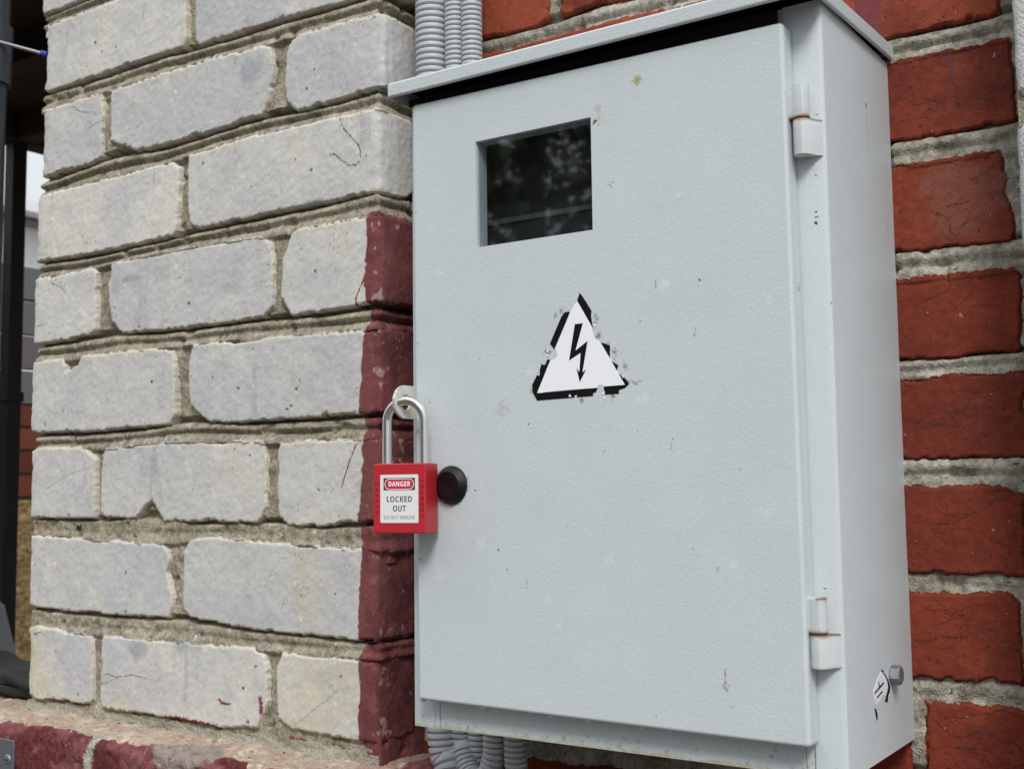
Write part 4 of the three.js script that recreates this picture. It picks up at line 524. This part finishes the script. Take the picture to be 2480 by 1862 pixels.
{
  // the lean-to beyond the pier: low dark roof, steel post, boarded back wall, unseen boards added for its shade
  const darkWood = M({ color: rgb(74, 61, 50), roughness: .95 }), r = rng(61);
  const can = thing('canopy', 'dark low timber canopy roof beyond the pale pier', 'canopy'); part('roof_deck', bx(-1.94, -.66, 1.09, 1.14, -1.5, .02), darkWood, can); part('edge_beam', bx(-1.99, -1.93, 1.025, 1.16, -1.6, .1), darkWood, can); for (let i = 0; i < 5; i++) part('rafter', bx(-1.92, -.68, 1.025, 1.0895, -1.4 + i * .3, -1.35 + i * .3), darkWood, can);
  const fw = thing('added_shade_boards', 'upright board partition added out of view to darken the lean-to beside the downpipe', 'partition'); for (let i = 0; i < 8; i++) part('board', bx(-1.93 + i * .138, -1.796 + i * .138, -1.1, 1.024, -.03 + .004 * (i % 2), -.008 + .004 * (i % 2)), darkWood, fw);  // unseen boards added to keep daylight from the front out of the lean-to
  const bw = thing('added_shade_boards', 'upright board partition added out of view at the back to darken the lean-to', 'partition'); for (let i = 0; i < 10; i++) part('board', bx(-1.93 + i * .138, -1.796 + i * .138, -1.1, 1.024, -1.47 + .004 * (i % 2), -1.448 + .004 * (i % 2)), darkWood, bw);  // second unseen row of boards, added to block light at the back
  const post = thing('steel_post', 'thin black steel post carrying the canopy', 'post'); part('shaft', bx(-1.972, -1.935, -1.1, 1.0245, -.786, -.75, .003), M({ color: rgb(36, 33, 32), roughness: .6 }), post); part('band', bx(-1.976, -1.931, .40, .424, -.79, -.746, .002), M({ color: rgb(34, 31, 30), roughness: .6 }), post);
  const post2 = thing('steel_post', 'red brown painted post next to the black post', 'post'); part('shaft', bx(-2.06, -2.02, -1.1, .80, -.768, -.728, .003), M({ color: rgb(110, 62, 52), roughness: .7 }), post2);
  const sid = thing('plank_wall', 'grey horizontal plank boarding above a dark brick base', 'plank wall'); for (let i = 0; i < 4; i++) part('plank', bx(-2.64, -2.6 + .004 * (i % 2), .455 + i * .105, .552 + i * .105, -2.4, -.2), M({ color: rgb(96 + r() * 16, 98 + r() * 14, 98 + r() * 12), roughness: .9 }), sid);
  const lb = thing('brick_base_wall', 'low dark red brick wall between the planks and a chipboard sheet', 'brick wall'); const lbm = [0, 1, 2].map(i => M({ color: rgb(104 + i * 10, 52 + i * 6, 40 + i * 4), roughness: .95 })); part('mortar', bx(-2.7, -2.606, -1.1, .454, -2.4, -.2), M({ color: rgb(96, 88, 78), roughness: 1 }), lb);
  for (let c = 0; c < 4; c++) for (let k = 0; k < 8; k++) { const z0 = -2.35 + k * .26 + (c % 2) * .13; part('brick', bx(-2.61, -2.6, .178 + c * .07, .238 + c * .07, z0, z0 + .25), lbm[(c * 3 + k * 2) % 3], lb); }
  const osb = M({ map: tile(512, .5, (x, y) => { const a = vn(x * .35 + 3 * vn(x * .1, y * .1), y * .12), b = vn(x * .12, y * .4 + 9); const v = 1 + .22 * a + .2 * b; return [176 * v, 146 * v, 100 * v]; }, true), roughness: .9 });
  lone('chipboard_sheet', bx(-2.59, -2.572, -1.1, .165, -2.3, -.3), osb, 'tan chipboard sheet leaning against the low brick wall', 'chipboard');
  // grey dust sheet hung over a trestle
  const cl = grid(90, 30, (i, j) => { const t = j / 30, a = i / 90 * Math.PI * 2, R = (.045 + .24 * t) * (1 + .12 * Math.sin(a * 9 + 2 * t) * Math.min(1, t * 5)) * (j ? 1 : .05); return [-1.56 + Math.cos(a) * R, .005 - t * 1.1, -.45 + Math.sin(a) * R, i / 90, t]; });
  lone('dust_sheet', cl, M({ color: rgb(150, 150, 154), roughness: .95, side: THREE.DoubleSide }), 'grey cloth hanging in folds beside the chipboard', 'cloth');
  const shed = thing('white_shed', 'white clad shed seen under the dark canopy', 'shed'), wp = M({ color: rgb(244, 244, 245), roughness: .8 }), trim = M({ color: rgb(150, 148, 148), roughness: .8 });
  part('wall', bx(-6.4, -5.2, -1.1, 1.66, -6, -1), wp, shed); part('fascia', bx(-5.195, -5.16, 1.655, 1.69, -6, -1), trim, shed); part('fascia', bx(-5.195, -5.17, 1.30, 1.33, -6, -1), trim, shed);
  const roof = bx(-6.5, -5.0, 0, .05, -6.2, -.8); roof.rotateZ(-.05); roof.translate(0, 1.44, 0); part('roof', roof, wp, shed);
}
console.log('left side ready');

// ───────────────────────── ground and the trees mirrored in the little window
{
  const gt = tile(1024, 2.2, (x, y) => { const v = 1 + .35 * fbm(x * .5, y * .5, 5) + .15 * vn(x * 2, y * 2); return [92 * v, 88 * v, 80 * v]; }, true);
  const g = new THREE.PlaneGeometry(600, 600); g.rotateX(-Math.PI / 2); g.translate(0, -1.1, 0); { const p = g.attributes.position, uv = g.attributes.uv; for (let i = 0; i < p.count; i++) uv.setXY(i, p.getX(i), p.getZ(i)); }
  lone('ground', g, M({ map: gt, roughness: 1 }), 'pale trodden gravel ground in front of the wall', 'ground', 'structure');
  const leafM = P({ color: rgb(58, 74, 38), roughness: .7, transmission: .25, thickness: 0, side: THREE.DoubleSide }), bark = M({ color: rgb(70, 60, 50), roughness: 1 }), r = rng(90);
  const leafTree = (seed, H, R, n) => {
    const q = rng(seed), limbs = [], tips = [], limb = (a, b, r0, r1, k = 4) => { const c = new THREE.CatmullRomCurve3([a, a.clone().lerp(b, .5).add(new THREE.Vector3((q() - .5) * .25, (q() - .5) * .1, (q() - .5) * .25)), b]); const t = new THREE.TubeGeometry(c, k, 1, 7, false), p = t.attributes.position; for (let i = 0; i < p.count; i++) { const s = Math.floor(i / 8) / k, o = c.getPointAt(clamp(s)), rr = r0 + (r1 - r0) * s; p.setXYZ(i, o.x + (p.getX(i) - o.x) * rr, o.y + (p.getY(i) - o.y) * rr, o.z + (p.getZ(i) - o.z) * rr); } limbs.push(t); };
    limb(new THREE.Vector3(0, 0, 0), new THREE.Vector3(.1, H * .75, 0), .13, .05, 8);
    for (let i = 0; i < 26; i++) { const y = H * (.16 + .62 * i / 26), a = i * 2.4, l = R * (.5 + .5 * q()) * (1.15 - i / 40), b = new THREE.Vector3(Math.cos(a) * l, y + .2 + .5 * q(), Math.sin(a) * l); limb(new THREE.Vector3(.1 * y / H, y, 0), b, .045, .012); tips.push(b, b.clone().multiplyScalar(.6).setY(b.y * .95), new THREE.Vector3(b.x * .8 + (q() - .5) * .5, b.y + .3 * q(), b.z * .8 + (q() - .5) * .5)); }
    const pos = [], idx = []; const v = new THREE.Vector3(), e = new THREE.Euler(), M4 = new THREE.Matrix4();
    for (let i = 0; i < n; i++) { const t = tips[Math.floor(q() * tips.length)], s = .03 + .03 * q(), cx = t.x + (q() + q() - 1) * .3, cy = t.y + (q() + q() - 1) * .55, cz = t.z + (q() + q() - 1) * .3; e.set(q() * 6.3, q() * 6.3, q() * 6.3); M4.makeRotationFromEuler(e); const b = pos.length / 3; for (const [x, y, z] of [[-s, 0, 0], [0, -s * .5, .008], [s, 0, 0], [0, s * .5, .008]]) { v.set(x, y, z).applyMatrix4(M4); pos.push(cx + v.x, cy + v.y, cz + v.z); } idx.push(b, b + 1, b + 2, b, b + 2, b + 3); }
    const lg = new THREE.BufferGeometry(); lg.setAttribute('position', new THREE.Float32BufferAttribute(pos, 3)); lg.setIndex(idx); lg.computeVertexNormals();
    return [mergeGeometries(limbs), lg];
  };
  const kinds = [leafTree(4, 5.2, 1.5, 13000), leafTree(11, 4.6, 1.7, 13000)];
  const labels = ['tall leafy tree mirrored in the cabinet window', 'leafy tree standing across the yard from the chipboard', 'broad leafy tree straight across from the pale pier', 'leafy tree across the yard from the red brick panel'];
  [[-3.7, 5.9, 0, 1.1], [-6.2, 5.0, 1, 1.1], [-1.2, 7.4, 1, 1], [1.6, 8.4, 0, .95]].forEach(([x, z, k, s], i) => { const t = thing('leafy_tree', labels[i], 'tree', 'trees across the yard'); t.position.set(x, -1.1, z); t.rotation.y = i * 1.7; t.scale.setScalar(s); part('trunk', kinds[k][0], bark, t); part('crown', kinds[k][1], leafM, t); });
}
renderer.render(scene, camera);
